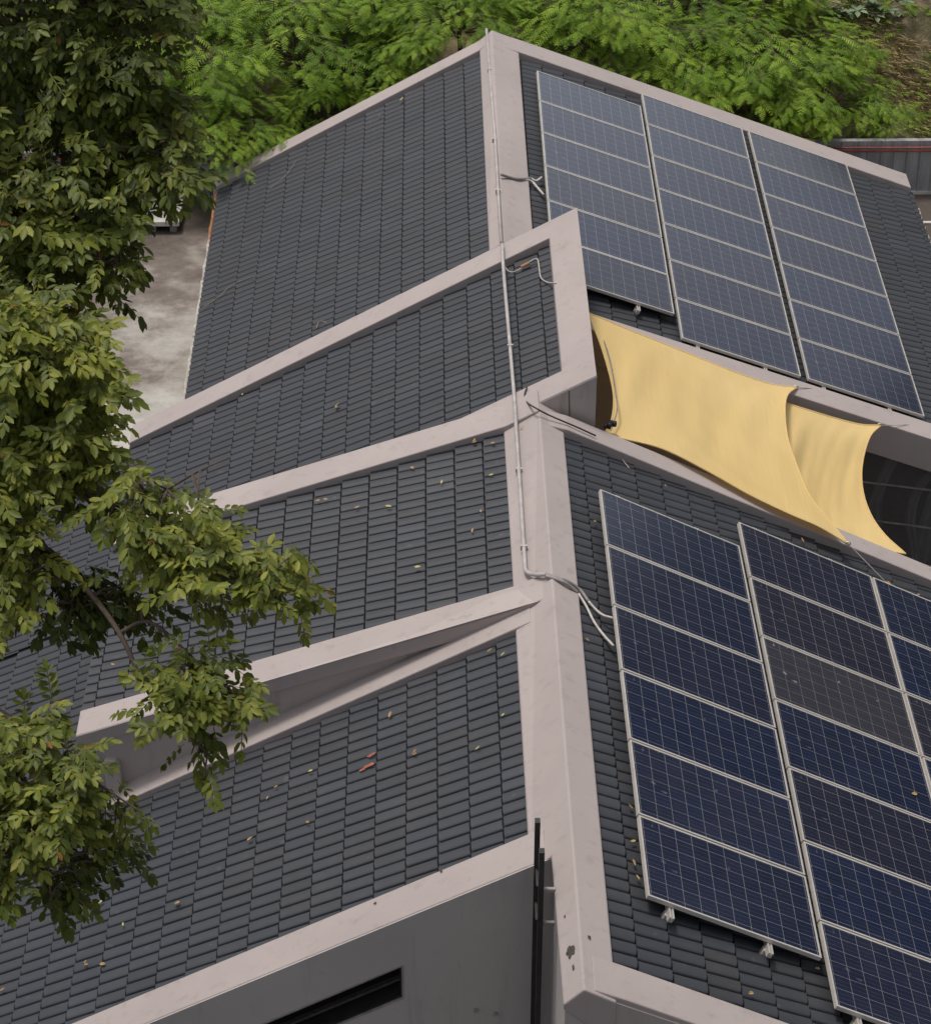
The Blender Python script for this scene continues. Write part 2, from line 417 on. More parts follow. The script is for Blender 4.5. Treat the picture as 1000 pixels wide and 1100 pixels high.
# ------------------------------------------------------------------ tiled roofs (real tile relief)
GA, HW = 0.3225, 0.1465                    # course gauge and half tile width
PROF = [(0.0, -0.044), (0.165, -0.044), (0.175, -0.018), (0.22, -0.006), (0.31, 0.001), (0.46, 0.007), (0.66, 0.009), (0.84, 0.007), (0.94, 0.003), (1.0, -0.002)]
def tiles(fr, rects, parent, seed=0, label=None, anchor=(0, 0)):
    uoff, voff = fr.uv(fr.px(anchor[0], anchor[1], 0.03))   # a tile corner seen in the photo sets the phase of the courses
    rnd = random.Random(seed)
    mb = MB()
    left = fr.s.cross(fr.y).dot(fr.n) < 0
    seen = {}
    for (u0, u1, v0, v1) in rects:
        i0, i1 = math.floor((u0 - uoff) / GA), math.ceil((u1 - uoff) / GA)
        j0, j1 = math.floor((v0 - voff) / HW), math.ceil((v1 - voff) / HW)
        for i in range(i0, i1):
            for j in range(j0, j1):
                key = (i, (j + i) // 2)
                if key not in seen:
                    t = rnd.gauss(1.0, 0.06)
                    if rnd.random() < 0.03: t *= rnd.uniform(1.12, 1.35)
                    w = rnd.gauss(0, 0.018)
                    seen[key] = ((t * (1 + w), t, t * (1 - w)), rnd.uniform(-0.0015, 0.002), rnd.uniform(-0.0012, 0.0012), rnd.uniform(-0.003, 0.003))
                tint, dh, dv, du = seen[key]
                ua, ub = uoff + i * GA, uoff + (i + 1) * GA + du
                ca, cb = max(ua, u0), min(ub, u1)
                if cb - ca < 0.004: continue
                vs = []
                def hu(u): return 0.004 + 0.031 * (u - ua) / (ub - ua)
                cg = min(max(ua + 0.024, ca), cb); gr = ca < ua + 0.01
                for uu, dg in ((ca, -0.036 if gr else 0.0), (cg, -0.032 if gr else 0.0), (min(cg + 0.006, cb), 0.0), (cb, 0.0)):
                    for x, h in PROF:
                        vv = min(max(voff + (j + x) * HW + dv, v0), v1)
                        vs.append(fr(uu, vv, hu(uu) + h + dh + dg))
                for x, h in PROF:                       # lower lip
                    vv = min(max(voff + (j + x) * HW + dv, v0), v1)
                    vs.append(fr(cb, vv, -0.03))
                k = len(PROF); fs = []
                for r in range(4):
                    for q in range(k - 1):
                        a = r * k + q
                        f = (a, a + k, a + k + 1, a + 1)
                        fs.append(f[::-1] if left else f)
                mb.add(vs, fs, tint)
        # deck under the tiles
        vs = [fr(u0, v0, -0.032), fr(u1, v0, -0.032), fr(u1, v1, -0.032), fr(u0, v1, -0.032), fr(u0, v0, -0.12), fr(u1, v0, -0.12), fr(u1, v1, -0.12), fr(u0, v1, -0.12)]
        mb.add(vs, [(0, 1, 2, 3), (7, 6, 5, 4), (0, 4, 5, 1), (1, 5, 6, 2), (2, 6, 7, 3), (3, 7, 4, 0)], (0.5, 0.5, 0.5))
    o = mb.build('tiled_roof', 'tile', parent, recalc=False)
    if label: o['label'] = label
    return o

def band(fr, u0, u1, v0, v1, h, parent, depth=0.25, label=None, bev=0.012, tip=None):
    mb = MB(); dn = Vector((0, 0, -(depth + h) / fr.n.z))
    du = -fr.n.x * h / fr.s.x; u0 += du; u1 += du          # the X limits hold at the top edge
    t = [fr(u0, v0, h), fr(u1, v0, h), fr(u1, v1, h), fr(u0, v1, h)]
    if tip is not None:                             # the upper end runs down into the ridge cap
        X, Z = tip; um = u0; ue = fr.u_of_x(X)
        e = []
        for v in (v0, v1):
            q = fr(ue, v, 0.0); q.x = X; q.z = Z; e.append(q)
        mb.hexa([e[0] + dn, t[0] + dn, t[3] + dn, e[1] + dn, e[0], t[0], t[3], e[1]])
        mb.v = []; mb.f = []
        a = [e[0], t[0], t[1], t[2], t[3], e[1]]; b = [q + dn for q in a]
        mb.add(a + b, [(0, 1, 4, 5), (1, 2, 3, 4), (11, 10, 7, 6), (10, 9, 8, 7), (6, 7, 1, 0), (7, 8, 2, 1), (8, 9, 3, 2), (9, 10, 4, 3), (10, 11, 5, 4), (11, 6, 0, 5)])
        o = mb.build('parapet', 'band', parent, bevel=bev)
    else:
        o = mb.hexa([q + dn for q in t] + t).build('parapet', 'band', parent, bevel=bev)
    if label: o['label'] = label
    return o
def ux(fr, X): return fr.u_of_x(X)

# ================================================================== FRONT HOUSE
house = thing('tiled_house', 'nearer part of the grey tiled house, with stepped left roofs and the front ridge', 'house', Vector((-1.0, -2.0, -7.0)))
EAVE_L = -8.7
uL = ux(BL, EAVE_L)
VO = 0.0
tiles(BL, [(ux(BL, -0.84), uL, -5.26, -2.26), (ux(BL, -4.9), uL, -2.26, 1.438)], house, 1, 'steep front left roof running down to the bottom left', (308.6, 882.6))
tiles(BL, [(ux(BL, -0.22), uL, 1.44, 4.91)], house, 2, 'raised middle roof crossing the ridge line up to the frame', (477.6, 372.6))
tiles(S3, [(ux(S3, -0.86), ux(S3, -5.19), -1.72, 1.26)], house, 3, 'flatter left roof raised above its neighbours', (522, 539))
tiles(FR, [(ux(FR, -0.27), ux(FR, 5.3), -6.98, 1.06)], house, 4, 'front right roof carrying solar panels', (721.2, 1042.8))

# parapet bands
def outline_band(fr, outline, h, depth, parent, label):        # one plaster band following a bent outline of (X, Y) corners
    top = [fr((X - fr.p0.x - fr.n.x * h) / fr.s.x, Y, h) for X, Y in outline]
    n = len(top); bot = [q - Vector((0, 0, depth)) for q in top]
    f = [tuple(range(n)), tuple(range(2 * n - 1, n - 1, -1))] + [(i, n + i, n + (i + 1) % n, (i + 1) % n) for i in range(n)]
    o = mesh('parapet', top + bot, f, 'band', parent, bevel=0.012); o['label'] = label
    return o
outline_band(BL, [(-5.45, 4.89), (-5.45, 5.31), (0.113, 5.31), (0.113, 1.42), (-1.6, 1.42), (-1.6, 1.84), (-0.235, 1.84), (-0.235, 4.89)], 0.11, 0.16, house, 'long parapet turning round the raised end frame of the middle roof')
band(S3, ux(S3, -0.86), ux(S3, -5.19), 1.22, 1.65, 0.095, house, 0.3, tip=(-0.5, 0.36))
band(S3, ux(S3, -0.86), ux(S3, -5.19), -2.06, -1.67, 0.10, house, 0.06, tip=(-0.54, 0.325))
band(BL, ux(BL, -0.72), ux(BL, -4.93), -2.29, -1.90, 0.10, house, 0.3)
band(BL, ux(BL, -0.72), uL, -5.60, -5.21, 0.13, house, 0.02)
band(FR, ux(FR, -0.2), ux(FR, 5.35), 1.03, 1.33, 0.13, house, 0.3, tip=(-0.42, 0.29))
band(FR, ux(FR, -0.2), ux(FR, 5.35), -7.28, -6.90, 0.11, house, 0.02, tip=(-0.42, 0.425))

def cap(rows, parent, label):                # ridge cap: rows of cross sections (list of XZ points at a given Y)
    mb = MB(); vs = []; k = len(rows[0][1])
    for Y, pts in rows:
        vs += [Vector((x, Y, z)) for x, z in pts]
    fs = []
    for r in range(len(rows) - 1):
        for q in range(k):
            a, b = r * k + q, r * k + (q + 1) % k
            fs.append((a, b, b + k, a + k))
    fs.append(tuple(range(k - 1, -1, -1))); fs.append(tuple((len(rows) - 1) * k + q for q in range(k)))
    mb.add(vs, fs)
    o = mb.build('ridge_cap', 'band', parent, bevel=0.014); o['label'] = label
    return o
def capsec(Y, xl, xa=-0.50, xr=-0.245, lift=0.09):
    zl = BL.z(xl, Y) + lift; zr = FR.z(xr, Y) + lift; za = max(BL.z(xa, Y), FR.z(xa, Y)) + lift + 0.02
    return (Y, [(xl, zl), (xa, za), (xr, zr), (xr, zr - 0.45), (xl, zl - 0.4)])
def capsec_n(Y, xl):                           # narrower front end on the same slopes
    c = capsec(Y, -0.845); (ax, az), (bx, bz) = c[1][0], c[1][1]
    z = az + (bz - az) * (xl - ax) / (bx - ax)
    return (Y, [(xl, z), c[1][1], c[1][2], c[1][3], (xl, z - 0.06)])
cap([capsec_n(-7.31, -0.655), capsec_n(-5.612, -0.67), capsec(-5.606, -0.845), capsec(1.44, -0.875)], house, 'broad plastered ridge band between the front roofs')

# walls
def top_wall(pts_top, zb, y0, y1, mat, parent, label=None):      # vertical wall along X with a sloped top
    pts = [(x, z) for x, z in pts_top] + [(pts_top[-1][0], zb), (pts_top[0][0], zb)]
    o = MB().prism_y(pts, y0, y1).build('wall', mat, parent)
    if label: o['label'] = label
    return o
# front wall with a slot window following the roof pitch
WY = -5.612
w = [at_y(290, 1098, WY), at_y(432, 1038, WY), at_y(434.5, 1072, WY)]
ta = math.tan(R(28.7))
wx1 = w[1].x; wz1 = w[1].z; wh = w[1].z - w[2].z; wx0 = wx1 - 2.1; wz0 = wz1 - 2.1 * ta * 1.03
def zt(X): return BL.z(X, 0, 0.122)
fw = MB()
Z0 = -7.0
for pts in (
    [(EAVE_L, zt(EAVE_L)), (wx0, zt(wx0)), (wx0, Z0), (EAVE_L, Z0)],
    [(wx1, zt(wx1)), (-0.64, zt(-0.64)), (-0.64, Z0), (wx1, Z0)],
    [(wx0, zt(wx0)), (wx1, zt(wx1)), (wx1, wz1), (wx0, wz0)],
    [(wx0, wz0 - wh), (wx1, wz1 - wh), (wx1, Z0), (wx0, Z0)]):
    fw.prism_y(pts, WY, WY + 0.24)
o = fw.build('wall', 'wall_dark', house); o['label'] = 'shaded grey front wall with the slot window'
win = mesh('window', [Vector((wx0, WY + 0.2, wz0 - wh)), Vector((wx1, WY + 0.2, wz1 - wh)), Vector((wx1, WY + 0.2, wz1)), Vector((wx0, WY + 0.2, wz0))], [(0, 1, 2, 3)], 'slotglass', house)
win['label'] = 'slanted dark slot window'
fm = MB()
def slot(o0, o1, y0, y1):                     # ring between two offsets of the slot outline
    def ring(o): return [(wx0 + o, wz0 - o * 1.1), (wx1 - o, wz1 - o * 1.1 - 0), (wx1 - o, wz1 - wh + o * 0.9), (wx0 + o, wz0 - wh + o * 0.9)]
    a, b = ring(o0), ring(o1)
    for i in range(4):
        j = (i + 1) % 4
        fm.hexa([Vector((p[0], y, p[1])) for y in (y0, y1) for p in (a[i], a[j], b[j], b[i])])
slot(-0.008, 0.006, WY - 0.008, WY + 0.02)
fm.build('frame', 'cable', win)
fm = MB(); slot(0.0062, 0.02, WY + 0.004, WY + 0.19); fm.build('reveal', 'steel', win)
MB().hexa([Vector((wx0, WY + 0.12, wz0 - wh + 0.10)), Vector((wx1, WY + 0.12, wz1 - wh + 0.10)), Vector((wx1, WY + 0.17, wz1 - wh + 0.10)), Vector((wx0, WY + 0.17, wz0 - wh + 0.10)),
           Vector((wx0, WY + 0.12, wz0 - wh + 0.13)), Vector((wx1, WY + 0.12, wz1 - wh + 0.13)), Vector((wx1, WY + 0.17, wz1 - wh + 0.13)), Vector((wx0, WY + 0.17, wz0 - wh + 0.13))]).build('rail', 'stain', win)
# side wall of the projecting front end and front wall under the right roof
MB().prism_y([(-0.64, Z0), (-0.40, Z0), (-0.40, 0.33), (-0.64, 0.205)], -7.29, WY + 0.001).build('wall', 'wall_dark', house)
MB().prism_y([(-0.40, Z0), (5.25, Z0), (5.25, FR.z(5.25, -7.2, 0.10)), (-0.40, FR.z(-0.40, -7.2, 0.06))], -7.292, -7.0).build('wall', 'wall', house)
MB().prism_y([(5.05, Z0), (5.25, Z0), (5.25, FR.z(5.25, -3, -0.13)), (5.05, FR.z(5.05, -3, -0.13))], -6.998, 1.05).build('wall', 'wall', house)
MB().prism_y([(-0.40, Z0), (5.05, Z0), (5.05, FR.z(5.05, 1.1, -0.13)), (-0.40, FR.z(-0.40, 1.1, -0.13))], 1.06, 1.31).build('wall', 'wall', house)
# wedge wall under the flatter roof, its end return and the low upstand
xa_, xb_ = -0.56, -5.19
o = MB().hexa([Vector((xa_, -1.99, BL.z(xa_, 0, 0.02))), Vector((xb_, -1.99, BL.z(xb_, 0, 0.02))), Vector((xb_, -1.6, BL.z(xb_, 0, 0.02))), Vector((xa_, -1.6, BL.z(xa_, 0, 0.02))),
               Vector((xa_, -2.066, 0.30)), Vector((xb_, -2.066, S3.z(xb_, 0, 0.09))), Vector((xb_, -1.75, S3.z(xb_, 0, 0.02))), Vector((xa_, -1.75, 0.28))]).build('wall', 'wall', house)
o['label'] = 'wedge shaped wall facing the viewer below the flatter roof'
MB().prism_y([(-4.8, BL.z(-4.8, 0, -0.2)), (-5.0, BL.z(-5.0, 0, -0.2)), (-5.0, S3.z(-5.0, 0, -0.14)), (-4.8, S3.z(-4.8, 0, -0.14))], -1.55, 1.2).build('wall', 'wall', house)
up = MB().prism_y([(-4.94, BL.z(-4.94, 0, 0.05)), (-4.78, BL.z(-4.94, 0, 0.05)), (-4.78, BL.z(-4.9, 0, 0.44)), (-4.82, BL.z(-4.9, 0, 0.49)), (-4.92, BL.z(-4.9, 0, 0.50)), (-4.94, BL.z(-4.9, 0, 0.47))], -2.1, -1.94).build('upstand', 'wall', house, bevel=0.02)
# raised end frame walls (middle roof)
o = MB().prism_y([(-0.95, BL.z(-0.95, 0, 0.095)), (0.1155, BL.z(0.1155, 0, 0.095)), (0.1155, -6.5), (-0.95, -6.5)], 1.414, 1.66).build('wall', 'wall', house)
o['label'] = 'dark triangular wall below the raised end frame'
MB().prism_y([(-0.13, BL.z(-0.13, 0, -0.03)), (0.106, BL.z(0.106, 0, -0.03)), (0.106, -6.5), (-0.13, -6.5)], 1.665, 5.295).build('wall', 'wall', house)
# left eave wall and gable core
MB().prism_y([(-8.5, Z0), (-8.3, Z0), (-8.3, BL.z(-8.3, 0, -0.13)), (-8.5, BL.z(-8.5, 0, -0.13))], WY + 0.25, 5.0).build('wall', 'wall', house)
# joint line on the triangular wall
p0 = at_y(611, 419, 1.412); p1 = at_y(612, 454, 1.412)
MB().tube([p0, p1], 0.006, 5).build('joint_line', 'joint', house)
# damage and fixings on the plaster
def patch(name, center, ax, ay, rx, ry, mat, parent, seed):
    rnd = random.Random(seed); n = 26; nrm = ax.cross(ay).normalized()
    vs = [center + nrm * 0.004]
    for i in range(n):
        a = 2 * math.pi * i / n; r = 0.8 + 0.5 * noise.noise(Vector((math.cos(a) * 1.6, math.sin(a) * 1.6, seed * 3.1))) + rnd.uniform(-.06, .06)
        vs.append(center + nrm * 0.001 + ax * (math.cos(a) * rx * r) + ay * (math.sin(a) * ry * r))
    return mesh(name, vs, [(0, 1 + i, 1 + (i + 1) % n) for i in range(n)], mat, parent)
capl = lambda x, y: on_plane(x, y, Vector((-0.5, -6, FR.z(-0.5, -6) + 0.12)), Vector((-0.2, 0, 1)).normalized())
def on_cap_front(x, y):                       # left or right face of the front end of the ridge band
    c = capsec_n(-6.5, -0.66)[1]
    a, b = (c[0], c[1]) if x < 620 else (c[1], c[2])
    a = Vector((a[0], -6.5, a[1])); b = Vector((b[0], -6.5, b[1]))
    n = (b - a).cross(Vector((0, 1, -0.0145))).normalized()
    if n.z < 0: n = -n
    return on_plane(x, y, a, n), n
for (x, y, rx, ry, sd) in ((613, 1023, 0.05, 0.085, 3), (633, 1008, 0.018, 0.035, 4), (607, 985, 0.012, 0.02, 9), (616, 1040, 0.015, 0.04, 12)):
    c, n = on_cap_front(x, y)
    patch('chipped_patch', c + n * 0.003, Vector((0, 1, 0)).cross(n).normalized(), Vector((0, 1, -0.0145)), rx, ry, 'stain', house, sd)
for (x, y) in ((403, 970.5), (474, 936)):
    c = BL.px(x, y, 0.135)
    patch('chipped_patch', c, -BL.s, BL.y, 0.016, 0.02, 'stain', house, int(x))
for (x, y) in ((511, 1085), (532, 1089)):
    c = at_y(x, y, WY - 0.001)
    MB().tube([c, c + Vector((0, -0.02, 0))], 0.02, 8).build('bolt', 'cable', house)
# bare terracotta where the tile face has flaked
for k, (x, y, rx, ry) in enumerate(((395, 823, 0.075, 0.028), (389, 827, 0.05, 0.018), (399, 811, 0.05, 0.02))):
    c = BL.px(x, y, 0.045)
    patch('flaked_spot', c, -BL.s, BL.y, rx, ry, 'terracotta', house, 20 + k)

# ================================================================== REAR HOUSE
rear = thing('tiled_house', 'farther part of the grey tiled house, below the green hillside', 'house', Vector((-0.6, 8.0, -6.5)))
tiles(BL, [(ux(BL, -0.92), ux(BL, -4.77), 5.29, 11.36)], rear, 5, 'rear left roof', (348.6, 186.4))
tiles(RR, [(ux(RR, -0.42), ux(RR, 5.42), 4.2 + 0.976, 11.26 + 0.976)], rear, 6, 'rear right roof carrying solar panels', (941.7, 221.2))
capz2 = max(BL.z(-0.76, 11.5), RR.z(-0.76, 11.5)) + 0.095
RV = 0.976                                   # the rear right plane's own Y origin
band(BL, ux(BL, -0.95), ux(BL, -4.85), 11.33, 11.665, 0.09, rear, 0.3, tip=(-0.76, capz2), label= 'upper left edge parapet below the bright green trees')
band(RR, ux(RR, -0.36), ux(RR, 5.38), 11.22 + RV, 11.66 + RV, 0.10, rear, 0.3, tip=(-0.765, capz2), label= 'upper right edge parapet ending in a square corner')
band(RR, ux(RR, -0.1), ux(RR, 5.5), 3.89 + RV, 4.28 + RV, 0.14, rear, 0.3, 'lower edge parapet above the sail')
def capsec2(Y, lift=0.09):
    xl, xa, xr = -0.935, -0.76, -0.385
    zl = BL.z(xl, Y) + lift; zr = RR.z(xr, Y) + lift; za = max(BL.z(xa, Y), RR.z(xa, Y)) + lift + 0.015
    return (Y, [(xl, zl), (xa, za), (xr, zr), (xr, zr - 0.45), (xl, zl - 0.4)])
cap([capsec2(5.36), capsec2(11.66)], rear, 'ridge band between the rear roofs')
YD = -2.8                                     # yard level
MB().prism_y([(-4.6, YD - 0.3), (-4.4, YD - 0.3), (-4.4, BL.z(-4.4, 0, -0.13)), (-4.6, BL.z(-4.6, 0, -0.13))], 5.32, 11.4).build('wall', 'wall', rear)
MB().prism_y([(5.1, YD - 3), (5.3, YD - 3), (5.3, RR.z(5.3, 8, -0.13)), (5.1, RR.z(5.1, 8, -0.13))], 4.3, 11.4).build('wall', 'wall', rear)
MB().prism_y([(-4.4, YD - 0.3), (5.1, YD - 0.3), (5.1, RR.z(5.1, 11.4, -0.13)), (-0.65, RR.z(-0.65, 11.4, -0.13)), (-4.4, BL.z(-4.4, 0, -0.13))], 11.36, 11.62).build('wall', 'wall', rear)
# courtyard facade: fascia, then dark glass under a sloping head
GY = 3.98
gl0 = at_y(933, 481, GY); gl1 = at_y(1000, 489, GY)
gs = (gl1.z - gl0.z) / (gl1.x - gl0.x)
def ghead(X): return gl0.z + (X - gl0.x) * gs
gx0, gx1 = 2.2, 5.3
fac = MB()
fac.prism_y([(0.12, RR.z(0.12, 4, -0.1)), (gx0, RR.z(gx0, 4, -0.1)), (gx0, -6.5), (0.12, -6.5)], GY - 0.06, GY + 0.18)
fac.prism_y([(gx0, RR.z(gx0, 4, -0.1)), (gx1, RR.z(gx1, 4, -0.1)), (gx1, ghead(gx1)), (gx0, ghead(gx0))], GY - 0.06, GY + 0.18)
o = fac.build('wall', 'wall', rear); o['label'] = 'grey courtyard wall above the dark glass'
room = MB().box(gx0, gx1, GY + 0.9, GY + 0.92, -6.4, -2.2).build('room_back', 'roomwall', rear)
gp = mesh('glass_facade', [Vector((gx0, GY, -6.4)), Vector((gx1, GY, -6.4)), Vector((gx1, GY, ghead(gx1))), Vector((gx0, GY, ghead(gx0)))], [(0, 1, 2, 3)], 'clear', rear)
for (xa, ya, xb, yb) in ((930, 518, 1000, 526.5), (937, 559, 1000, 567.5), (945, 600, 1000, 608)):
    a = at_y(xa, ya, GY - 0.012); b = at_y(xb, yb, GY - 0.012)
    d = (b - a) / (b.x - a.x)
    A = a + d * (gx0 - a.x); B = a + d * (gx1 - a.x)
    MB().hexa([A + Vector((0, -0.012, -0.008)), B + Vector((0, -0.012, -0.008)), B + Vector((0, 0.012, -0.008)), A + Vector((0, 0.012, -0.008)),
               A + Vector((0, -0.012, 0.008)), B + Vector((0, -0.012, 0.008)), B + Vector((0, 0.012, 0.008)), A + Vector((0, 0.012, 0.008))]).build('mullion', 'cable', gp)
for pts, wd in (([(962, 484), (956, 500), (945, 524), (940, 545), (944, 580)], 0.16), ([(1004, 505), (986, 528), (978, 560), (985, 600)], 0.13), ([(1016, 512), (1004, 540), (994, 575), (990, 605)], 0.22)):
    P_ = curve_pts([at_y(x, y, GY + 0.22) for x, y in pts], 5); vs = []; fs = []
    for i_, p in enumerate(P_):
        for k_ in range(7):
            vs.append(p + Vector((wd * (k_ / 6 - 0.5), 0.03 * math.sin(k_ * 2.1 + i_ * 0.25), 0.0)))
    for i_ in range(len(P_) - 1):
        for k_ in range(6):
            a = i_ * 7 + k_; fs.append((a, a + 1, a + 8, a + 7))
    mesh('reflection_strip', vs, fs, 'reflection_strip', gp, smooth=True)  # pale strips behind the pane, added to imitate its curved reflections
# eave gutters of mortar and rust
gt = MB()
rg = random.Random(5)
def gutter(fr, X, y0, y1, sgn, z):
    pts = []
    n = 60
    vs = []; fs = []
    for i in range(n + 1):
        Y = y0 + (y1 - y0) * i / n
        for k in range(4):
            x = X + sgn * (0.0 + 0.032 * k) + rg.uniform(-0.012, 0.012)
            zz = z + (0.05, 0.10, 0.08, -0.12)[k] + rg.uniform(-0.02, 0.02)
            vs.append(Vector((x, Y, zz)))
    for i in range(n):
        for k in range(3):
            a = i * 4 + k; fs.append((a, a + 1, a + 5, a + 4))
    return vs, fs
vs, fs = gutter(BL, -4.76, 5.2, 11.3, -1, BL.z(-4.8, 0) - 0.09)
mesh('gutter', vs, fs, 'gutter', rear, smooth=True)
vs, fs = gutter(RR, 5.44, 4.2, 11.0, 1, RR.z(5.46, 8) - 0.10)
mesh('gutter', vs, fs, 'white', rear, smooth=True)['label'] = 'whitish mortar edge along the right eave'

# ================================================================== SETTING
def grid(name, x0, x1, y0, y1, nx, ny, fz, mat, label=None, smooth=True):
    vs = []; fs = []
    for j in range(ny + 1):
        for i in range(nx + 1):
            X = x0 + (x1 - x0) * i / nx; Y = y0 + (y1 - y0) * j / ny
            vs.append(Vector((X, Y, fz(X, Y))))
    for j in range(ny):
        for i in range(nx):
            a = j * (nx + 1) + i; fs.append((a, a + 1, a + nx + 2, a + nx + 1))
    o = mesh(name, vs, fs, mat, None, smooth=smooth, recalc=False); o['kind'] = 'structure'
    return o
def hill_z(X, Y):
    t = max(0.0, Y - 12.75)
    z = -2.95 + min(t, 4.6) * 0.62 + max(0, t - 4.6) * 0.02 + 0.35 * noise.noise(Vector((X * 0.35, Y * 0.35, 1.7))) * min(1, t) + 0.10 * noise.noise(Vector((X * 1.3, Y * 1.3, 4))) * min(1, t)
    return z
grid('hillside', -60, 60, 12.6, 110, 240, 190, hill_z, 'hill')
def wood_z(X, Y):                              # high wooded shoulder off to the right, seen only mirrored in the panels
    s = X - (6.2 + (Y - 8.0) * 0.52)
    return -4.0 + max(0.0, min(1.0, s / 4.0)) * min(1.0, max(0.0, (Y - 26) / 8)) * (24 + 7 * noise.noise(Vector((X * 0.15, Y * 0.15, 2))) + 3 * noise.noise(Vector((X * 0.6, Y * 0.6, 7))))
grid('wooded_hill', 12, 90, 26, 80, 150, 110, wood_z, 'wood')
grid('ground', -300, 300, -300, 300, 2, 2, lambda X, Y: -7.0, 'ground')
# yard slab round the rear house (a thick terrace on the slope)
yd = MB()
yd.box(-14, -4.42, 5.35, 12.7, -6.9, YD)
yd.box(-4.42, 5.12, 11.5, 12.7, -6.9, YD)
yd.box(5.12, 14, 4.4, 12.7, -6.9, YD)
o = yd.build('yard', 'slab'); o['kind'] = 'structure'

# ------------------------------------------------------------------ fences with red pipes
FY = 12.42
def fence(x0, x1, ztop, label, plabel):
    f = thing('metal_fence', label, 'fence', Vector(((x0 + x1) / 2, FY, YD)))
    vs = []; fs = []
    n = int((x1 - x0) / 0.20); prof = [(0.0, 0.0), (0.16, 0.0), (0.17, -0.035), (0.185, -0.035), (0.195, 0.0)]
    pts = []
    for i in range(n):
        for (px_, py) in prof: pts.append((x0 + i * 0.20 + px_, py))
    for (X, dy) in pts:
        vs += [Vector((X, FY + dy, YD + 0.03)), Vector((X, FY + dy, ztop))]
    for i in range(len(pts) - 1):
        fs.append((2 * i, 2 * i + 2, 2 * i + 3, 2 * i + 1))
    sh = mesh('corrugated_sheet', vs, fs, 'fence', f, recalc=False)
    MB().box(x0, x1, FY + 0.002, FY + 0.10, ztop - 0.05, ztop - 0.005).build('top_rail', 'fence', f)
    MB().box(x0, x1, FY - 0.05, FY + 0.06, YD + 0.002, YD + 0.045).build('kerb', 'white', f)
    for X in (x0 + 0.2, (x0 + x1) / 2, x1 - 0.2):
        MB().box(X - 0.03, X + 0.03, FY + 0.02, FY + 0.09, YD, ztop - 0.032).build('post', 'fence', f)
    p = thing('red_pipe', plabel, 'pipe', Vector(((x0 + x1) / 2, FY - 0.1, ztop)), 'red pipes along the fence top')
    for dz in (-0.07, -0.13):
        MB().tube([Vector((x0, FY - 0.075, ztop + dz)), Vector(((x0 + x1) / 2, FY - 0.075, ztop + dz - 0.012)), Vector((x1, FY - 0.075, ztop + dz + 0.005))], 0.014, 8).build('pipe_run', 'redpipe', p, smooth=True)
    return f
fence(3.2, 12.0, -1.92, 'dark corrugated metal fence behind the right end of the rear roof', 'pair of red pipes running along the fence right of the rear roof')
fence(-13.0, -3.6, -2.02, 'dark corrugated metal fence behind the leaves left of the rear roof', 'pair of red pipes running along the fence behind the leafy tree')
# low pale bench on the concrete yard
bp = at_z(160, 251, YD)
bench = thing('low_bench', 'low pale bench standing on the concrete yard left of the rear roof', 'bench', Vector((bp.x, bp.y + 0.4, YD)))
mb = MB().box(bp.x - 1.0, bp.x + 0.46, bp.y, bp.y + 0.75, YD + 0.12, YD + 0.2); mb.build('bench_top', 'white', bench, bevel=0.01)
for dx in (-0.9, 0.05, 0.36):
    MB().box(bp.x + dx - 0.05, bp.x + dx + 0.05, bp.y + 0.06, bp.y + 0.68, YD, YD + 0.119).build('leg', 'cable', bench)
# right yard painted strip
pa = at_z(993, 240, YD)
mb = MB().box(pa.x - 0.02, pa.x + 4, pa.y - 0.03, pa.y + 0.03, YD + 0.001, YD + 0.03)
o = mb.build('kerb_strip', 'white'); tag(o, None, None, kind='structure')

# ================================================================== SOLAR PANELS
PL, PW, PP = 1.65, 0.992, 1.012
def panel_meshes():
    fw_, t = 0.017, 0.040
    mb = MB()
    mb.box(0, PL, -PW, -PW + fw_, 0, t); mb.box(0, PL, -fw_, 0, 0, t)
    mb.box(0, fw_, -PW + fw_, -fw_, 0, t); mb.box(PL - fw_, PL, -PW + fw_, -fw_, 0, t)
    bm_o = mb.build('frame', 'alu', None, recalc=True)
    cm = MB().add([Vector(p) for p in ((fw_, -PW + fw_, t - 0.004), (PL - fw_, -PW + fw_, t - 0.004), (PL - fw_, -fw_, t - 0.004), (fw_, -fw_, t - 0.004),
                                       (fw_, -PW + fw_, t - 0.012), (PL - fw_, -PW + fw_, t - 0.012), (PL - fw_, -fw_, t - 0.012), (fw_, -fw_, t - 0.012))],
                  [(0, 1, 2, 3), (7, 6, 5, 4), (0, 4, 5, 1), (1, 5, 6, 2), (2, 6, 7, 3), (3, 7, 4, 0)])
    co = cm.build('cell_glass', 'cells', None, recalc=True)
    return bm_o, co
pf, pc = panel_meshes()
first_panel = True
ORD = ['first', 'second', 'third', 'fourth', 'fifth', 'sixth', 'seventh', 'eighth', 'ninth', 'tenth']
def place_panel(fr, origin, u, v, k, label, group, tilt, dirt=0.0):
    global first_panel
    s, y, n = fr.s, fr.y, fr.n
    n = s.cross(y).normalized()
    m = Matrix(((s.x, y.x, n.x), (s.y, y.y, n.y), (s.z, y.z, n.z)))
    m = m @ Matrix.Rotation(tilt[0], 3, 'X') @ Matrix.Rotation(tilt[1], 3, 'Y')
    loc = origin + (fr.s * u + fr.y * v) * k
    t = thing('solar_panel', label, 'solar panel', loc, group, m.to_euler())
    t.scale = (k, k, k)
    if first_panel:
        a, b = pf, pc; first_panel = False
    else:
        a, b = pf.copy(), pc.copy(); col.objects.link(a); col.objects.link(b)
    a.parent = t; b.parent = t
    b['dirt'] = dirt
    return t
prnd = random.Random(11)
FO = FR.n * 0.14
RO = Vector((-0.36560, -0.97781, -0.05939))
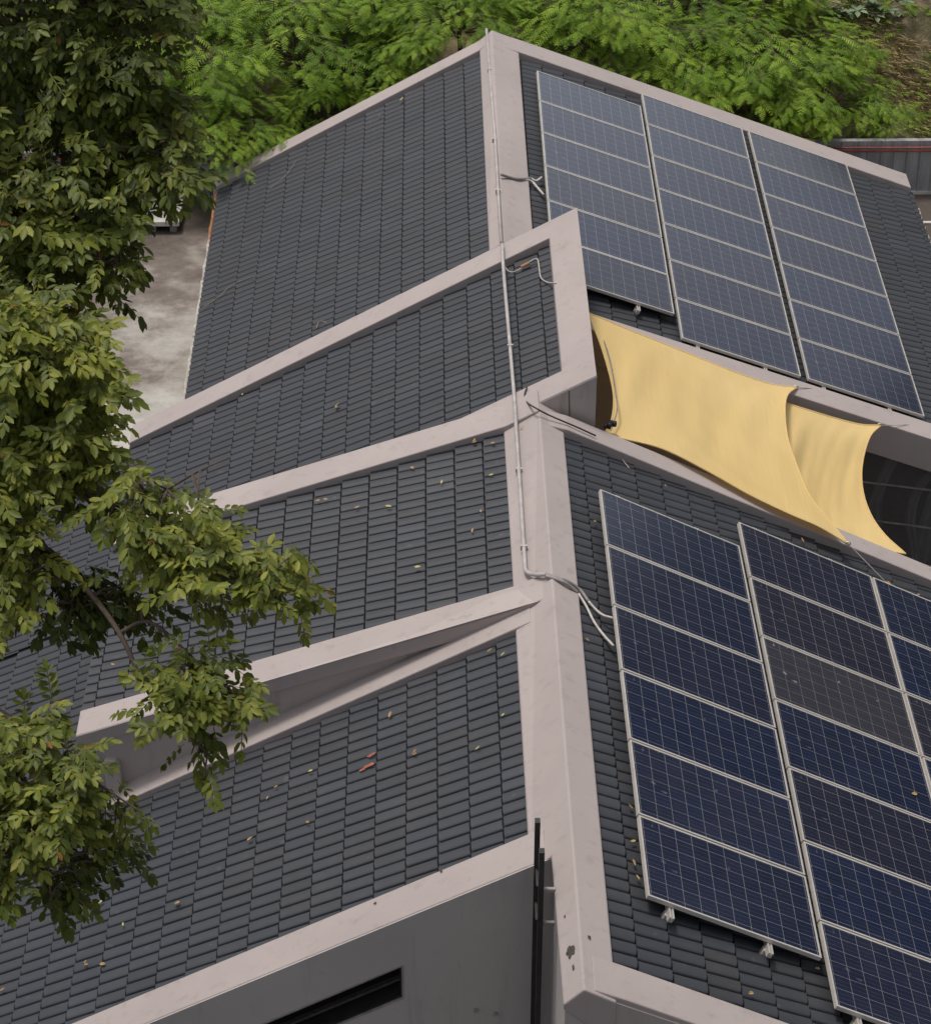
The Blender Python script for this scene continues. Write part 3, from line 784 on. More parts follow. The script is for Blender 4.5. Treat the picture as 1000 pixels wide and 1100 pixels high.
def rail(fr, org, u, v0, v1, k, label, hh):
    A = org + (fr.s * u + fr.y * v0) * k; B = org + (fr.s * u + fr.y * v1) * k
    f2 = Frame(A, fr.s, B - A, fr.n); L = (B - A).length
    t = thing('mounting_rail', label, 'rail', A, 'aluminium rails under the solar panels')
    mb = MB().fbox(f2, -0.022, -0.006, 0, L, -0.055, -0.002).fbox(f2, 0.006, 0.022, 0, L, -0.055, -0.002).fbox(f2, -0.006, 0.006, 0, L, -0.055, -0.02)
    mb.build('rail_profile', 'alu', t)
    n = max(2, int(L / 1.4))
    for i in range(n + 1):
        v = 0.10 + (L - 0.2) * i / n
        MB().fbox(f2, -0.03, 0.03, v - 0.03, v + 0.03, -hh, -0.056).build('roof_bracket', 'alu', t)
    return t
def array(fr, org, cols, k, nm, grp, dirty, hh):
    cn = ['left', 'middle', 'right']
    for c, (u0, v0, n) in enumerate(cols):
        tl = (prnd.uniform(-0.002, 0.002), prnd.uniform(-0.003, 0.003))
        for i in range(n):
            pos = 'topmost' if i == 0 else ('bottommost' if i == n - 1 else ORD[i] + ' from the top')
            lab = f'dark blue solar panel, {pos} in the {cn[c]} column, {nm} right roof'
            if (c, i) in dirty: lab = f'dusty greyish solar panel, {pos} in the {cn[c]} column, {nm} right roof'
            place_panel(fr, org, u0, v0 - i * PP, k, lab, grp, (tl[0] + prnd.uniform(-0.0012, 0.0012), tl[1] + prnd.uniform(-0.0012, 0.0012)), dirty.get((c, i), prnd.choice((0, 0, 0.03, 0.07))))
        for q, uu in enumerate((0.235, 1.17)):
            rail(fr, org, u0 + uu, v0 - (n * PP) - 0.10, v0 + 0.085, k, f'aluminium rail under the {cn[c]} panel column of the {nm} right roof, {("ridge", "eave")[q]} side', hh)
array(FR, FO, [(0, 0, 6), (1.706, 0.486, 7), (1.706 + 1.672, 0.486, 7)], 1.0, 'front', 'solar panels on the front right roof', {(1, 2): 0.32}, 0.13)
array(RR, RO, [(0.182, 12.184, 6), (1.890, 12.652, 7), (3.643, 12.647, 7)], 0.952, 'rear', 'solar panels on the rear right roof', {(2, 0): 0.22}, 0.12)

# ================================================================== SHADE SAILS
def sail(name, label, top, right, bottom, left, nu=44, nv=30, seed=0, sag=0.0):
    """Coons patch over four world-space edge curves; top & bottom run left>right, left & right run top>bottom"""
    def samp(c, n):
        p = curve_pts(c, 12); L = [0]
        for i in range(1, len(p)): L.append(L[-1] + (p[i] - p[i - 1]).length)
        out = []; j = 0
        for i in range(n + 1):
            t = L[-1] * i / n
            while j < len(p) - 2 and L[j + 1] < t: j += 1
            f = (t - L[j]) / max(1e-9, L[j + 1] - L[j]); out.append(p[j].lerp(p[j + 1], min(1, f)))
        return out
    T, B, Lf, Rt = samp(top, nu), samp(bottom, nu), samp(left, nv), samp(right, nv)
    vs = []; fs = []
    for j in range(nv + 1):
        v = j / nv
        for i in range(nu + 1):
            u = i / nu
            p = T[i] * (1 - v) + B[i] * v + Lf[j] * (1 - u) + Rt[j] * u
            p -= T[0] * ((1 - u) * (1 - v)) + T[nu] * (u * (1 - v)) + B[0] * ((1 - u) * v) + B[nu] * (u * v)
            e = math.sin(math.pi * u) * math.sin(math.pi * v)
            w = 0.020 * noise.noise(Vector((u * 9 + v * 4, v * 1.4, seed))) + 0.018 * noise.noise(Vector((u * 3 - v * 7, u * 2, seed + 5)))
            fold = 0.034 * math.sin((u * 1.0 + v * 0.35) * 26) * max(0, 1 - u * 2.2) * math.sin(math.pi * v)
            p += Vector((0, 0, -sag * e + (w + fold) * min(1, 4 * e)))
            vs.append(p)
    for j in range(nv):
        for i in range(nu):
            a = j * (nu + 1) + i; fs.append((a, a + nu + 1, a + nu + 2, a + 1))
    t = thing('shade_sail', label, 'shade sail', vs[0].copy(), 'yellow shade sails over the courtyard')
    o = mesh('sail_cloth', vs, fs, 'sail', t, smooth=True, recalc=True)
    # stitched hem along the border
    mb = MB()
    ring = T + Rt[1:] + B[::-1][1:] + Lf[::-1][1:-1]
    for seg in (T, Rt, B, Lf):
        mb.tube(seg, 0.010, 6)
    mb.build('hem', 'sail', t, smooth=True)
    return t, vs
def P(x, y, d): return at(x, y, d)
def dep(w): return (w - CAM).dot(FWD)
d_tl = dep(at_y(638, 338, 3.9)); d_tr = dep(RR.px(856, 416, 0.16)); d_br = dep(FR.px(912, 585, 0.22)); d_bl = dep(at_y(650, 468, 1.36))
def edge(pts, d0, d1, bow=0.0):
    n = len(pts); return [P(x, y, d0 + (d1 - d0) * i / (n - 1) + bow * math.sin(math.pi * i / (n - 1))) for i, (x, y) in enumerate(pts)]
s1, s1v = sail('shade_sail', 'large yellow shade sail stretched over the courtyard beside the raised end frame',
     edge([(630, 335), (670, 352), (720, 372), (790, 400), (830, 413), (856, 416)], d_tl, d_tr),
     edge([(856, 416), (846, 424), (843, 440), (846, 470), (856, 500), (872, 536), (912, 585)], d_tr, d_br),
     edge([(648, 468), (668, 471), (712, 482), (760, 506), (806, 532), (850, 553), (880, 566), (912, 585)], d_bl, d_br),
     edge([(630, 335), (642, 362), (652, 392), (659, 424), (657, 450), (648, 468)], d_tl, d_bl), seed=2, sag=0.05)
d2_tl = dep(at_y(838, 432, 3.7)); d2_tr = dep(at_y(946, 457, 3.72)); d2_br = dep(at_y(990, 606, 1.5)); d2_bl = dep(at_y(850, 580, 1.5))
s2, s2v = sail('shade_sail', 'smaller yellow shade sail hanging lower behind the large one, in front of the dark glass',
     edge([(838, 431), (870, 441), (900, 450), (925, 456), (946, 457)], d2_tl, d2_tr),
     edge([(946, 457), (934, 470), (926, 500), (927, 528), (936, 554), (951, 575), (973, 595)], d2_tr, d2_br),
     edge([(840, 560), (880, 575), (930, 588), (973, 595)], d2_bl, d2_br),
     edge([(838, 431), (840, 470), (840, 520), (840, 560)], d2_tl, d2_bl), seed=8, sag=0.04)
def cord(parent, a, b, r=0.006, sagz=0.0):
    m = a.lerp(b, 0.5) + Vector((0, 0, -sagz))
    MB().tube(curve_pts([a, m, b], 4), r, 5).build('cord', 'cable_pale', parent)
for sl, q in ((s1, P(911, 584, d_br)), (s1, P(855, 416, d_tr)), (s1, P(649, 467.5, d_bl)), (s2, P(945, 457, d2_tr))):
    MB().tube([q + Vector((0.028 * math.cos(a * 0.7854), 0.0, 0.028 * math.sin(a * 0.7854))) for a in range(9)], 0.006, 5).build('corner_ring', 'alu', sl)
cord(s1, P(912, 585, d_br), FR.px(953, 627, 0.04))
cord(s1, P(856, 416, d_tr), RR.px(872, 417, 0.14))
cord(s1, P(648, 468, d_bl), FR.px(676, 503, 0.05), 0.004)
cord(s1, P(630, 335, d_tl), at_y(628, 335, 4.0), 0.006)
cord(s2, P(946, 457, d2_tr), RR.px(976, 456, 0.14), 0.005)
# folded hem strip and black clamp at the near left corner of the sail
MB().tube(curve_pts([P(645, 356, d_tl - 0.1), P(655, 385, d_tl * 0.6 + d_bl * 0.4 - 0.1), P(661, 420, d_tl * 0.4 + d_bl * 0.6 - 0.1), P(663, 440, d_bl * 0.8 + d_tl * 0.2 - 0.1), P(656, 462, d_bl - 0.05)], 6), 0.008, 5).build('edge_rope', 'cable', s1)
c = P(655, 457, d_bl + 0.02)
mb = MB()
for (dx, dy, dz, r) in ((0, 0, 0, 0.032), (0.05, 0.01, 0.015, 0.026), (-0.045, 0.0, -0.01, 0.022), (0.02, 0.03, 0.02, 0.02)):
    q = c + Vector((dx, dy, dz)); mb.tube([q + Vector((0, 0, -r)), q, q + Vector((0, 0, r))], r, 7)
mb.build('corner_clamp', 'black', s1, smooth=True)
b = FR.px(953, 628, 0.03)
MB().tube([b, b + FR.n * 0.03], 0.03, 8).build('anchor_plate', 'rust', s1)

# ================================================================== CONDUITS AND CABLES
def pipe(name, label, cat, runs, group=None):
    o = thing(name, label, cat, Vector(runs[0][0][0]), group)
    for pts, r, mat, nm in runs:
        MB().tube(pts, r, 8).build(nm, mat, o, smooth=True)
    return o
def on_cap2(x, y, lift=0.0):                 # left face of the rear ridge cap
    s = capsec2(8)[1]; a = Vector((s[0][0], 8, s[0][1])); b_ = Vector((s[1][0], 8, s[1][1]))
    n = (b_ - a).cross(Vector((0, 1, 0))); n = n if n.z > 0 else -n
    return on_plane(x, y, a + n.normalized() * lift, n.normalized())
def on_cap1(x, y, lift=0.0, right=False):
    s = capsec(-2, -0.86)[1]
    a = Vector((s[1][0], -2, s[1][1])); b_ = Vector((s[2][0], -2, s[2][1])) if right else Vector((s[0][0], -2, s[0][1]))
    n = (b_ - a).cross(Vector((0, 1, -0.0064))); n = n if n.z > 0 else -n
    return on_plane(x, y, a + n.normalized() * lift, n.normalized())
rp = [on_cap2(522.5, 31, 0.04), on_cap2(527, 90, 0.03), on_cap2(532, 150, 0.03), on_cap2(538.5, 260, 0.035)]
o = pipe('conduit_pipe', 'thin grey conduit running along the rear ridge band', 'pipe', [(rp, 0.021, 'pipe', 'pipe_run')], 'grey conduits along the ridge')
for yy in (75, 150, 205):
    q = on_cap2(525 + (yy - 60) * 0.068, yy, 0.03); MB().fbox(Frame(q, (1, 0, 0), (0, 1, 0), (0, 0, 1)), -0.03, 0.03, -0.014, 0.014, -0.03, 0.025).build('clip', 'pipe', o)
a = at_y(539.5, 263, 5.25); a.z = max(a.z, BL.z(a.x, 5.2, 0.14)); b = at_y(556, 470, 1.2)
S2b = [at(539.5, 262, dep(BL.px(539.5, 262, 0.16))), at(540.5, 285, dep(BL.px(540.5, 285, 0.2))), at(546, 350, dep(BL.px(546, 350, 0.16))), at(551.5, 415, dep(BL.px(551.5, 415, 0.15))), at(553, 434, dep(BL.px(553, 434, 0.16)))]
S2c = [at(553, 434, dep(BL.px(553, 434, 0.16))), S3.px(554, 452, 0.16), on_cap1(555.2, 472, 0.06), on_cap1(559, 530, 0.035), on_cap1(563.5, 600, 0.035), on_cap1(564.5, 612, 0.035), on_cap1(568, 616, 0.035), on_cap1(576, 617.5, 0.035), on_cap1(586, 617, 0.035)]
o = pipe('conduit_pipe', 'long grey conduit crossing the middle roof and bending right on the front ridge band', 'pipe', [(curve_pts(S2b, 4), 0.021, 'pipe', 'pipe_run'), (curve_pts(S2c, 5), 0.021, 'pipe', 'pipe_run')], 'grey conduits along the ridge')
for (x, y) in ((557.3, 505), (562.8, 588), (548, 372)):
    q = on_cap1(x, y, 0.03) if y > 450 else BL.px(x, y, 0.15)
    MB().fbox(Frame(q, (1, 0, 0), (0, 1, 0), (0, 0, 1)), -0.034, 0.034, -0.014, 0.014, -0.03, 0.026).build('clip', 'pipe', o)
e0 = on_cap1(586, 617, 0.035)
mid = on_cap1(606, 623, 0.035, True)
k1 = [e0, mid, FR.px(622, 633, 0.09), FR.px(632, 646, 0.08), FR.px(640, 655, 0.07), FR.px(648, 661, 0.11), FR.px(658, 664, 0.14)]
k2 = [e0 + Vector((0, -0.03, 0.005)), mid + Vector((0, -0.04, 0.0)), FR.px(621, 637, 0.08), FR.px(630, 652, 0.06), FR.px(638, 668, 0.06), FR.px(648, 682, 0.06), FR.px(659, 694, 0.12)]
pipe('panel_cable', 'pair of grey cables drooping from the front ridge conduit to the front panels', 'cable', [(curve_pts(k1[:4], 6), 0.017, 'cable', 'cable_run'), (curve_pts(k1[3:], 6), 0.013, 'cable_pale', 'cable_run'), (curve_pts(k2[:3], 6), 0.017, 'cable', 'cable_run'), (curve_pts(k2[2:], 6), 0.013, 'cable_pale', 'cable_run')], 'cables between conduits and panels')
q = [on_cap2(538, 187, 0.04), RR.px(547, 190, 0.13), RR.px(558, 192, 0.12), RR.px(570, 191, 0.08), RR.px(576, 194, 0.08), RR.px(582, 190, 0.12)]
q2 = [RR.px(558, 192, 0.11), RR.px(570, 194, 0.08), RR.px(577, 201, 0.07), RR.px(584, 209, 0.10)]
pipe('panel_cable', 'short dark cable looping from the rear ridge conduit to the rear panels', 'cable', [(curve_pts(q[:4], 6), 0.018, 'cable', 'cable_run'), (curve_pts(q[3:], 6), 0.016, 'cable_pale', 'cable_run'), (curve_pts(q2, 6), 0.016, 'cable_pale', 'cable_run')], 'cables between conduits and panels')
q = [BL.px(541, 283, 0.16), BL.px(545, 290, 0.10), BL.px(551, 292, 0.06), BL.px(560, 288, 0.06), BL.px(569, 281, 0.07), BL.px(577, 278, 0.07), BL.px(579, 287, 0.06), BL.px(581, 298, 0.06), BL.px(588, 303, 0.06), BL.px(597, 304, 0.12)]
o = pipe('loose_wire', 'thin curling wire on the middle roof with an orange connector', 'wire', [(curve_pts(q, 5), 0.008, 'cable_pale', 'wire_run')])
c = BL.px(564, 284.5, 0.07); MB().tube([c - BL.s * -0.05, c, c - BL.s * 0.06], 0.02, 7).build('connector', 'rust', o)
q = [BL.px(566, 416, 0.13), BL.px(563.5, 424, 0.13), BL.px(566, 432, 0.13), on_cap1(575, 438, 0.03, True), on_cap1(590, 446, 0.03, True), FR.px(618, 458, 0.16), FR.px(640, 468, 0.16)]
pipe('loose_wire', 'dark wire trailing over the plaster below the dark triangular wall', 'wire', [(curve_pts(q, 5), 0.009, 'steel', 'wire_run')])

# steel posts in the corner by the front wall
lp = at_y(577.5, 882, -5.75)
lad = thing('steel_frame', 'two tall dark steel posts with brackets in the corner of the front wall', 'steel frame', Vector((lp.x, -5.85, -7)))
l2 = at_y(582, 914, -6.02)
MB().box(lp.x - 0.022, lp.x + 0.022, -5.775, -5.715, -7, lp.z).build('post', 'steel', lad)
MB().box(l2.x - 0.022, l2.x + 0.022, -6.05, -5.99, -7, l2.z).build('post', 'steel', lad)
for yy in (956, 992):
    z = at_y(588, yy, -6.02).z
    MB().box(l2.x + 0.022, -0.657, -6.035, -6.005, z - 0.015, z + 0.015).build('bracket', 'cable', lad)
    MB().box(lp.x - 0.012, lp.x + 0.012, -5.99, -5.775, z - 0.012, z + 0.012).build('rung', 'steel', lad)

# ================================================================== LEAVES AND TREES
def leaflet(mb, p, d, up, L, W, tint, curl=0.25):
    d = d.normalized(); side = d.cross(up)
    if side.length < 1e-4: side = d.orthogonal()
    side.normalize(); nrm = side.cross(d)
    f = W * 0.22
    def pt(t, w, z): return p + d * (L * t) + side * w + nrm * (z - curl * L * t * t)
    vs = [pt(0, 0, 0), pt(0.3, -W * 0.42, f * .6), pt(0.7, -W * 0.46, f * .5), pt(1, 0, 0), pt(0.7, W * 0.46, f * .5), pt(0.3, W * 0.42, f * .6), pt(0.3, 0, -f * .3), pt(0.7, 0, -f * .3)]
    mb.add(vs, [(0, 6, 1), (1, 6, 7, 2), (2, 7, 3), (0, 5, 6), (6, 5, 4, 7), (7, 4, 3)], tint)
def compound(mb, p, d, up, rnd, tone, scale=1.0, pairs=None):
    """pinnate leaf of the near tree: 3-4 pairs of oval leaflets"""
    d = d.normalized(); pairs = pairs or rnd.choice((3, 4, 4, 5))
    L = 0.043 * pairs * scale * 1.1
    side = d.cross(up).normalized() if d.cross(up).length > 1e-3 else d.orthogonal().normalized()
    for k in range(pairs):
        t = (k + 0.7) / pairs
        q = p + d * (L * t) - up * (0.18 * L * t * t)
        for sg in (-1, 1):
            a = R(rnd.uniform(42, 62)) * (1 - 0.25 * t)
            dd = d * math.cos(a) + side * (sg * math.sin(a)) - up * rnd.uniform(0.05, 0.45)
            ln = 0.074 * scale * rnd.uniform(0.7, 1.25) * (1.0 if k else 0.85)
            tn = min(1, max(0, rnd.gauss(tone, 0.16)))
            br = rnd.uniform(0.6, 1.0) if rnd.random() < 0.0025 else (rnd.uniform(0.1, 0.4) if rnd.random() < 0.02 else 0)
            leaflet(mb, q, dd, up + Vector((rnd.uniform(-.35, .35), rnd.uniform(-.35, .35), 0)), ln, ln * rnd.uniform(0.40, 0.54), (tn, br, 0), rnd.uniform(-0.05, 0.45))
    q = p + d * L - up * (0.18 * L)
    leaflet(mb, q, d - up * 0.4, up, 0.076 * scale, 0.036 * scale, (min(1, tone + .1), 0, 0), 0.2)
    w = side * 0.0025
    e = p + d * L - up * (0.18 * L)
    mb.add([p - w, p + w, e + w, e - w], [(0, 1, 2, 3)], (0.6, 0.3, 0))
def leaf_clump(mb, p, out, rnd, tone, n=7, scale=1.0):
    """leaves round a shoot tip: they spread outwards and hang"""
    out = out.normalized()
    for i in range(n):
        a = i * 2.4 + rnd.uniform(-.4, .4); el = rnd.uniform(-0.35, 0.7)
        d = Vector((math.cos(a) * math.cos(el), math.sin(a) * math.cos(el), math.sin(el) * 0.6 - 0.18)) * 0.8 + out * 0.75
        q = p + Vector((rnd.gauss(0, .05), rnd.gauss(0, .05), rnd.gauss(0, .05))) - out * rnd.uniform(0, 0.16)
        compound(mb, q, d, (Vector((0, 0, 1)) + Vector((rnd.uniform(-.3, .3), rnd.uniform(-.4, .1), 0))).normalized(), rnd, tone + rnd.uniform(-.12, .12), scale * rnd.uniform(0.85, 1.12))

def inside(poly, x, y):
    c = False; j = len(poly) - 1
    for i in range(len(poly)):
        xi, yi = poly[i]; xj, yj = poly[j]
        if (yi > y) != (yj > y) and x < (xj - xi) * (y - yi) / (yj - yi) + xi: c = not c
        j = i
    return c

# ---- the near leafy tree at the left
trunk_base = Vector((-7.4, -9.2, -7.0))
crown_c = at(-110, 380, 14.5)
tree = thing('leafy_tree', 'large dark green tree with glossy oval leaves overhanging the left roofs', 'tree', trunk_base)
def limb(pts, r0, r1, name='branch', n=6):
    return MB().tube(curve_pts(pts, n), r0, 8, r1).build(name, 'bark', tree, smooth=True)
fork = at(-230, 620, 14.2)
limb([trunk_base, trunk_base.lerp(fork, 0.5) + Vector((0.15, 0.1, 0)), fork], 0.24, 0.15, 'trunk')
fork2 = at(-170, 300, 14.4)
limb([fork, fork.lerp(fork2, .5) + Vector((.1, 0, 0)), fork2, at(-120, 40, 14.8), at(-60, -200, 15)], 0.14, 0.05, 'trunk')
LIMBS = {
    'a': [(fork2, None), (-60, 470, 14.0), (20, 500, 13.7), (75, 523, 13.5), (130, 562, 13.4), (200, 590, 13.3), (270, 605, 13.2), (335, 605, 13.1)],
    'b': [(fork, None), (-60, 560, 13.9), (40, 585, 13.5), (92, 632, 13.3), (128, 680, 13.2), (148, 722, 13.1), (160, 745, 13.05), (190, 775, 13.0), (225, 812, 12.95)],
    'c': [(fork, None), (-70, 745, 13.6), (0, 765, 13.2), (45, 800, 13.0), (95, 835, 12.9), (150, 872, 12.8)],
    'd': [(fork2, None), (-60, 120, 14.6), (10, 48, 14.4), (60, 45, 14.3), (120, 70, 14.2), (170, 110, 14.2)],
    'e': [(fork2, None), (-50, 230, 14.5), (30, 240, 14.4), (90, 262, 14.3), (130, 290, 14.2)],
    'f': [(fork2, None), (-60, 330, 14.1), (10, 385, 13.9), (70, 410, 13.7), (120, 430, 13.6)],
    'g': [(at(75, 523, 13.5), None), (120, 545, 13.3), (170, 530, 13.2), (215, 505, 13.1), (245, 492, 13.1)],
    'h': [(at(128, 680, 13.2), None), (160, 668, 13.2), (200, 700, 13.1), (235, 735, 13.0), (270, 765, 12.9)],
    'i': [(at(60, 45, 14.3), None), (120, 5, 14.4), (180, 14, 14.5), (215, 18, 14.5)],
    'j': [(at(200, 590, 13.3), None), (240, 620, 13.2), (280, 640, 13.1), (318, 660, 13.05)],
    'k': [(at(40, 585, 13.5), None), (60, 620, 13.5), (80, 655, 13.4)],
    'l': [(at(0, 765, 13.2), None), (30, 850, 13.0), (50, 920, 12.9), (55, 975, 12.9)],
    'm': [(at(170, 110, 14.2), None), (185, 150, 14.2), (190, 195, 14.2)],
}
limb_pts = {}
for k, L in LIMBS.items():
    pts = [L[0][0]] + [at(*q) for q in L[1:]]
    limb_pts[k] = curve_pts(pts, 5)
    big = k in 'abcdef'
    MB().tube(limb_pts[k], 0.025 if big else 0.013, 7, 0.005 if big else 0.004).build('branch', 'bark', tree, smooth=True)
allp = [p for L in limb_pts.values() for p in L]
trnd = random.Random(21)
leafmb = MB(); twigmb = MB()
def spray(x, y, d, tone, scale=1.0, n=7, twig=True):
    p = at(x, y, d)
    near = min(allp, key=lambda q: (q - p).length_squared)
    out = (p - near)
    if out.length > 1e-3: out = out.normalized() * 0.6
    out = out + Vector((0.15, -0.35, -0.15)) + Vector((trnd.uniform(-.3, .3), trnd.uniform(-.3, .3), trnd.uniform(-.3, .2)))
    leaf_clump(leafmb, p, out, trnd, tone, n, scale)
    if twig and (p - near).length < 1.6:
        m = near.lerp(p, 0.5) + Vector((0, 0, 0.05))
        twigmb.tube(curve_pts([near, m, p], 3), 0.009, 4, 0.003, cap=False)
# (outline in photo pixels, depth range, number of shoots, mean tone: shade inside the crown is put into it)
REG = [
    ([(-60, -80), (180, -80), (225, -20), (205, 40), (190, 75), (214, 118), (216, 168), (226, 212), (196, 226), (158, 232), (142, 300), (112, 335), (60, 330), (-60, 330)], 13.7, 15.0, 330, 0.43),
    ([(-60, 300), (70, 300), (100, 340), (132, 395), (136, 440), (112, 470), (150, 520), (90, 540), (-60, 560)], 13.0, 14.6, 210, 0.66),
    ([(-60, 520), (36, 540), (44, 600), (50, 640), (22, 655), (-60, 720)], 13.0, 13.9, 44, 0.6),
    ([(100, 480), (150, 505), (196, 512), (238, 478), (252, 488), (216, 520), (262, 505), (272, 515), (235, 545), (285, 595), (345, 595), (352, 622), (330, 650), (312, 665), (290, 640), (245, 640), (226, 690), (190, 640), (130, 625), (100, 570)], 12.8, 13.5, 78, 0.64),
    ([(40, 640), (110, 612), (190, 625), (160, 660), (95, 680), (85, 700), (66, 690)], 13.3, 13.8, 22, 0.15),
    ([(150, 690), (215, 690), (240, 720), (285, 745), (288, 780), (268, 785), (232, 745), (220, 790), (250, 842), (215, 852), (196, 838), (196, 800), (172, 770), (178, 735), (150, 735)], 12.75, 13.1, 30, 0.55),
    ([(-50, 770), (30, 770), (78, 756), (96, 800), (98, 830), (132, 866), (152, 900), (132, 920), (88, 918), (56, 950), (66, 985), (44, 990), (34, 948), (0, 960), (-50, 1000)], 12.5, 13.2, 96, 0.56),
    ([(70, 880), (165, 905), (130, 940), (60, 990), (40, 990), (50, 930)], 13.0, 13.4, 14, 0.28),
    # crown outside the picture, above and to the left: it shades the upper leaves
    ([(-420, -420), (240, -420), (170, -70), (-60, -60), (-60, 300), (-420, 300)], 13.2, 16.2, 110, 0.35),
    ([(-420, 300), (-60, 300), (-60, 1000), (-300, 900)], 13.0, 15.0, 150, 0.45),
]
for poly, d0, d1, n, tone in REG:
    pad = 22 if n > 150 else (17 if n > 100 else 12)
    xs = [q[0] for q in poly]; ys = [q[1] for q in poly]; c = 0; tries = 0
    off = max(xs) <= 240 and min(xs) < -400
    while c < n and tries < 40000:
        tries += 1
        x = trnd.uniform(min(xs), max(xs)); y = trnd.uniform(min(ys), max(ys))
        if not all(inside(poly, x + ex, y + ey) for ex, ey in ((0, 0), (pad, 0), (-pad, 0), (0, pad), (0, -pad))): continue
        d = trnd.uniform(d0, d1)
        clump = noise.noise(Vector((x * 0.018, y * 0.018, d)))
        if clump < (-0.22 if y > 480 else -0.34) and not off: continue
        spray(x, y, d, tone - 0.04 + 0.42 * clump, trnd.uniform(0.92, 1.12) * (0.9 if n < 100 else 1), trnd.choice((3, 4, 5)) if n < 100 else trnd.choice((4, 5, 6)), True)
        c += 1
leafmb.build('crown', 'leaf', tree, recalc=False, smooth=True)
twigmb.build('twigs', 'bark', tree, recalc=False)
# single hanging leaves by the bare shoot
# ---- feathery trees on the hillside
def frond(mb, p, d, rnd, tone, L, n=8):
    """drooping feathery leaf: a bent rachis with many narrow leaflets"""
    d = d.normalized(); up = Vector((0, 0, 1))
    side = d.cross(up)
    if side.length < 1e-3: side = d.orthogonal()
    side.normalize()
    prev = p; dr = rnd.uniform(0.25, 0.6)
    for k in range(n):
        t = (k + 1) / n
        q = p + d * (L * t) - up * (dr * L * t * t)
        tang = (q - prev).normalized()
        w = L * (0.10 + 0.17 * math.sin(math.pi * min(1, 0.12 + 0.86 * t)))
        tn = min(1, max(0, tone + rnd.gauss(0, 0.10)))
        ch = L / n * 0.46
        for sg in (-1, 1):
            tip = q + side * (sg * w) + tang * (w * 0.5) - up * (w * rnd.uniform(0.1, 0.5))
            b0 = q - tang * ch * 0.6; b1 = q + tang * ch * 0.6
            mid = b1.lerp(tip, 0.5) + tang * ch * 0.55; mid0 = b0.lerp(tip, 0.5) - tang * ch * 0.1
            mb.add([b0, b1, mid, tip, mid0], [(0, 1, 2, 3, 4)] if sg > 0 else [(4, 3, 2, 1, 0)], (tn, 1.0 if rnd.random() < 0.0006 else 0, 0))
        prev = q
def crown_fronds(mb, twig, r, hgt, rnd, n, tone):
    """flat feathery sprays in loose tiers over a domed crown, centred on the origin"""
    up = Vector((0, 0, 1))
    for i in range(n):
        a = rnd.uniform(0, 2 * math.pi); el = math.asin(rnd.uniform(-0.2, 1.0)); rr = r * rnd.uniform(0.5, 1.0)
        dirv = Vector((math.cos(a) * math.cos(el), math.sin(a) * math.cos(el), math.sin(el)))
        w = 1 + 0.4 * noise.noise(dirv * 2.3 + Vector((r * 9, 3, 1)))
        p = Vector((dirv.x * rr * w, dirv.y * rr * w, dirv.z * hgt * rnd.uniform(0.6, 1.05) * w))
        if noise.noise(p * 1.5 + Vector((7, r, 2))) < -0.16: continue
        a2 = a + rnd.uniform(-0.7, 0.7)
        d = Vector((math.cos(a2), math.sin(a2), rnd.uniform(-0.12, 0.22))).normalized()
        side = d.cross(up).normalized()
        L = rnd.uniform(0.4, 0.85); m = int(L / 0.12); tn = tone + rnd.uniform(-0.32, 0.28)
        for k in range(m):
            t = (k + 0.6) / m
            q = p + d * (L * (t - 0.35)) - up * (0.25 * L * t * t)
            sg = 1 if k % 2 else -1
            fd = d * (0.55 + 0.35 * t) + side * (sg * (0.95 - 0.55 * t)) + up * rnd.uniform(-0.12, 0.18)
            frond(mb, q, fd, rnd, tn + rnd.uniform(-.08, .08), rnd.uniform(0.24, 0.38) * (1.05 - 0.3 * t))
        frond(mb, p + d * (L * 0.62) - up * (0.22 * L), d, rnd, tn, 0.25)
        twig.tube([p - d * (L * 0.5) - up * 0.02, p + d * (L * 0.2), p + d * (L * 0.62) - up * (0.23 * L)], 0.006, 3, 0.003, cap=False)
        if rnd.random() < 0.22:
            twig.tube([Vector((0, 0, -hgt * 0.4)) + p * 0.15, p * 0.6 + Vector((0, 0, -0.03)), p - d * (L * 0.4)], 0.018, 4, 0.005, cap=False)
protos = []
for i, (r, h, n, tone) in enumerate(((1.25, 0.85, 225, 0.52), (1.45, 0.75, 260, 0.48), (1.05, 0.9, 185, 0.55))):
    mb = MB(); tw = MB(); rn = random.Random(40 + i)
    crown_fronds(mb, tw, r, h, rn, n, tone)
    tk = MB(); tk.tube([Vector((0.05, 0, -2.2)), Vector((-0.03, 0.04, -1.0)), Vector((0, 0, 0.1))], 0.07, 7, 0.03)
    c_o = mb.build('crown', 'frond', None, recalc=False, local=True)
    w_o = tw.build('branches', 'bark', None, recalc=False, local=True)
    t_o = tk.build('trunk', 'bark', None, recalc=True, local=True)
    protos.append([c_o, w_o, t_o, False])
def feathery(x, y, Y, k, rz, pi, label, sz=1.0):
    p = at_y(x, y, Y)
    t = thing('feathery_tree', label, 'tree', p, 'feathery green trees on the hillside', (0, 0, rz))
    t.scale = (k, k, k * sz)
    pr = protos[pi]
    for o in pr[:3]:
        if pr[3]:
            c = o.copy(); col.objects.link(c); c.parent = t
        else: o.parent = t
    pr[3] = True
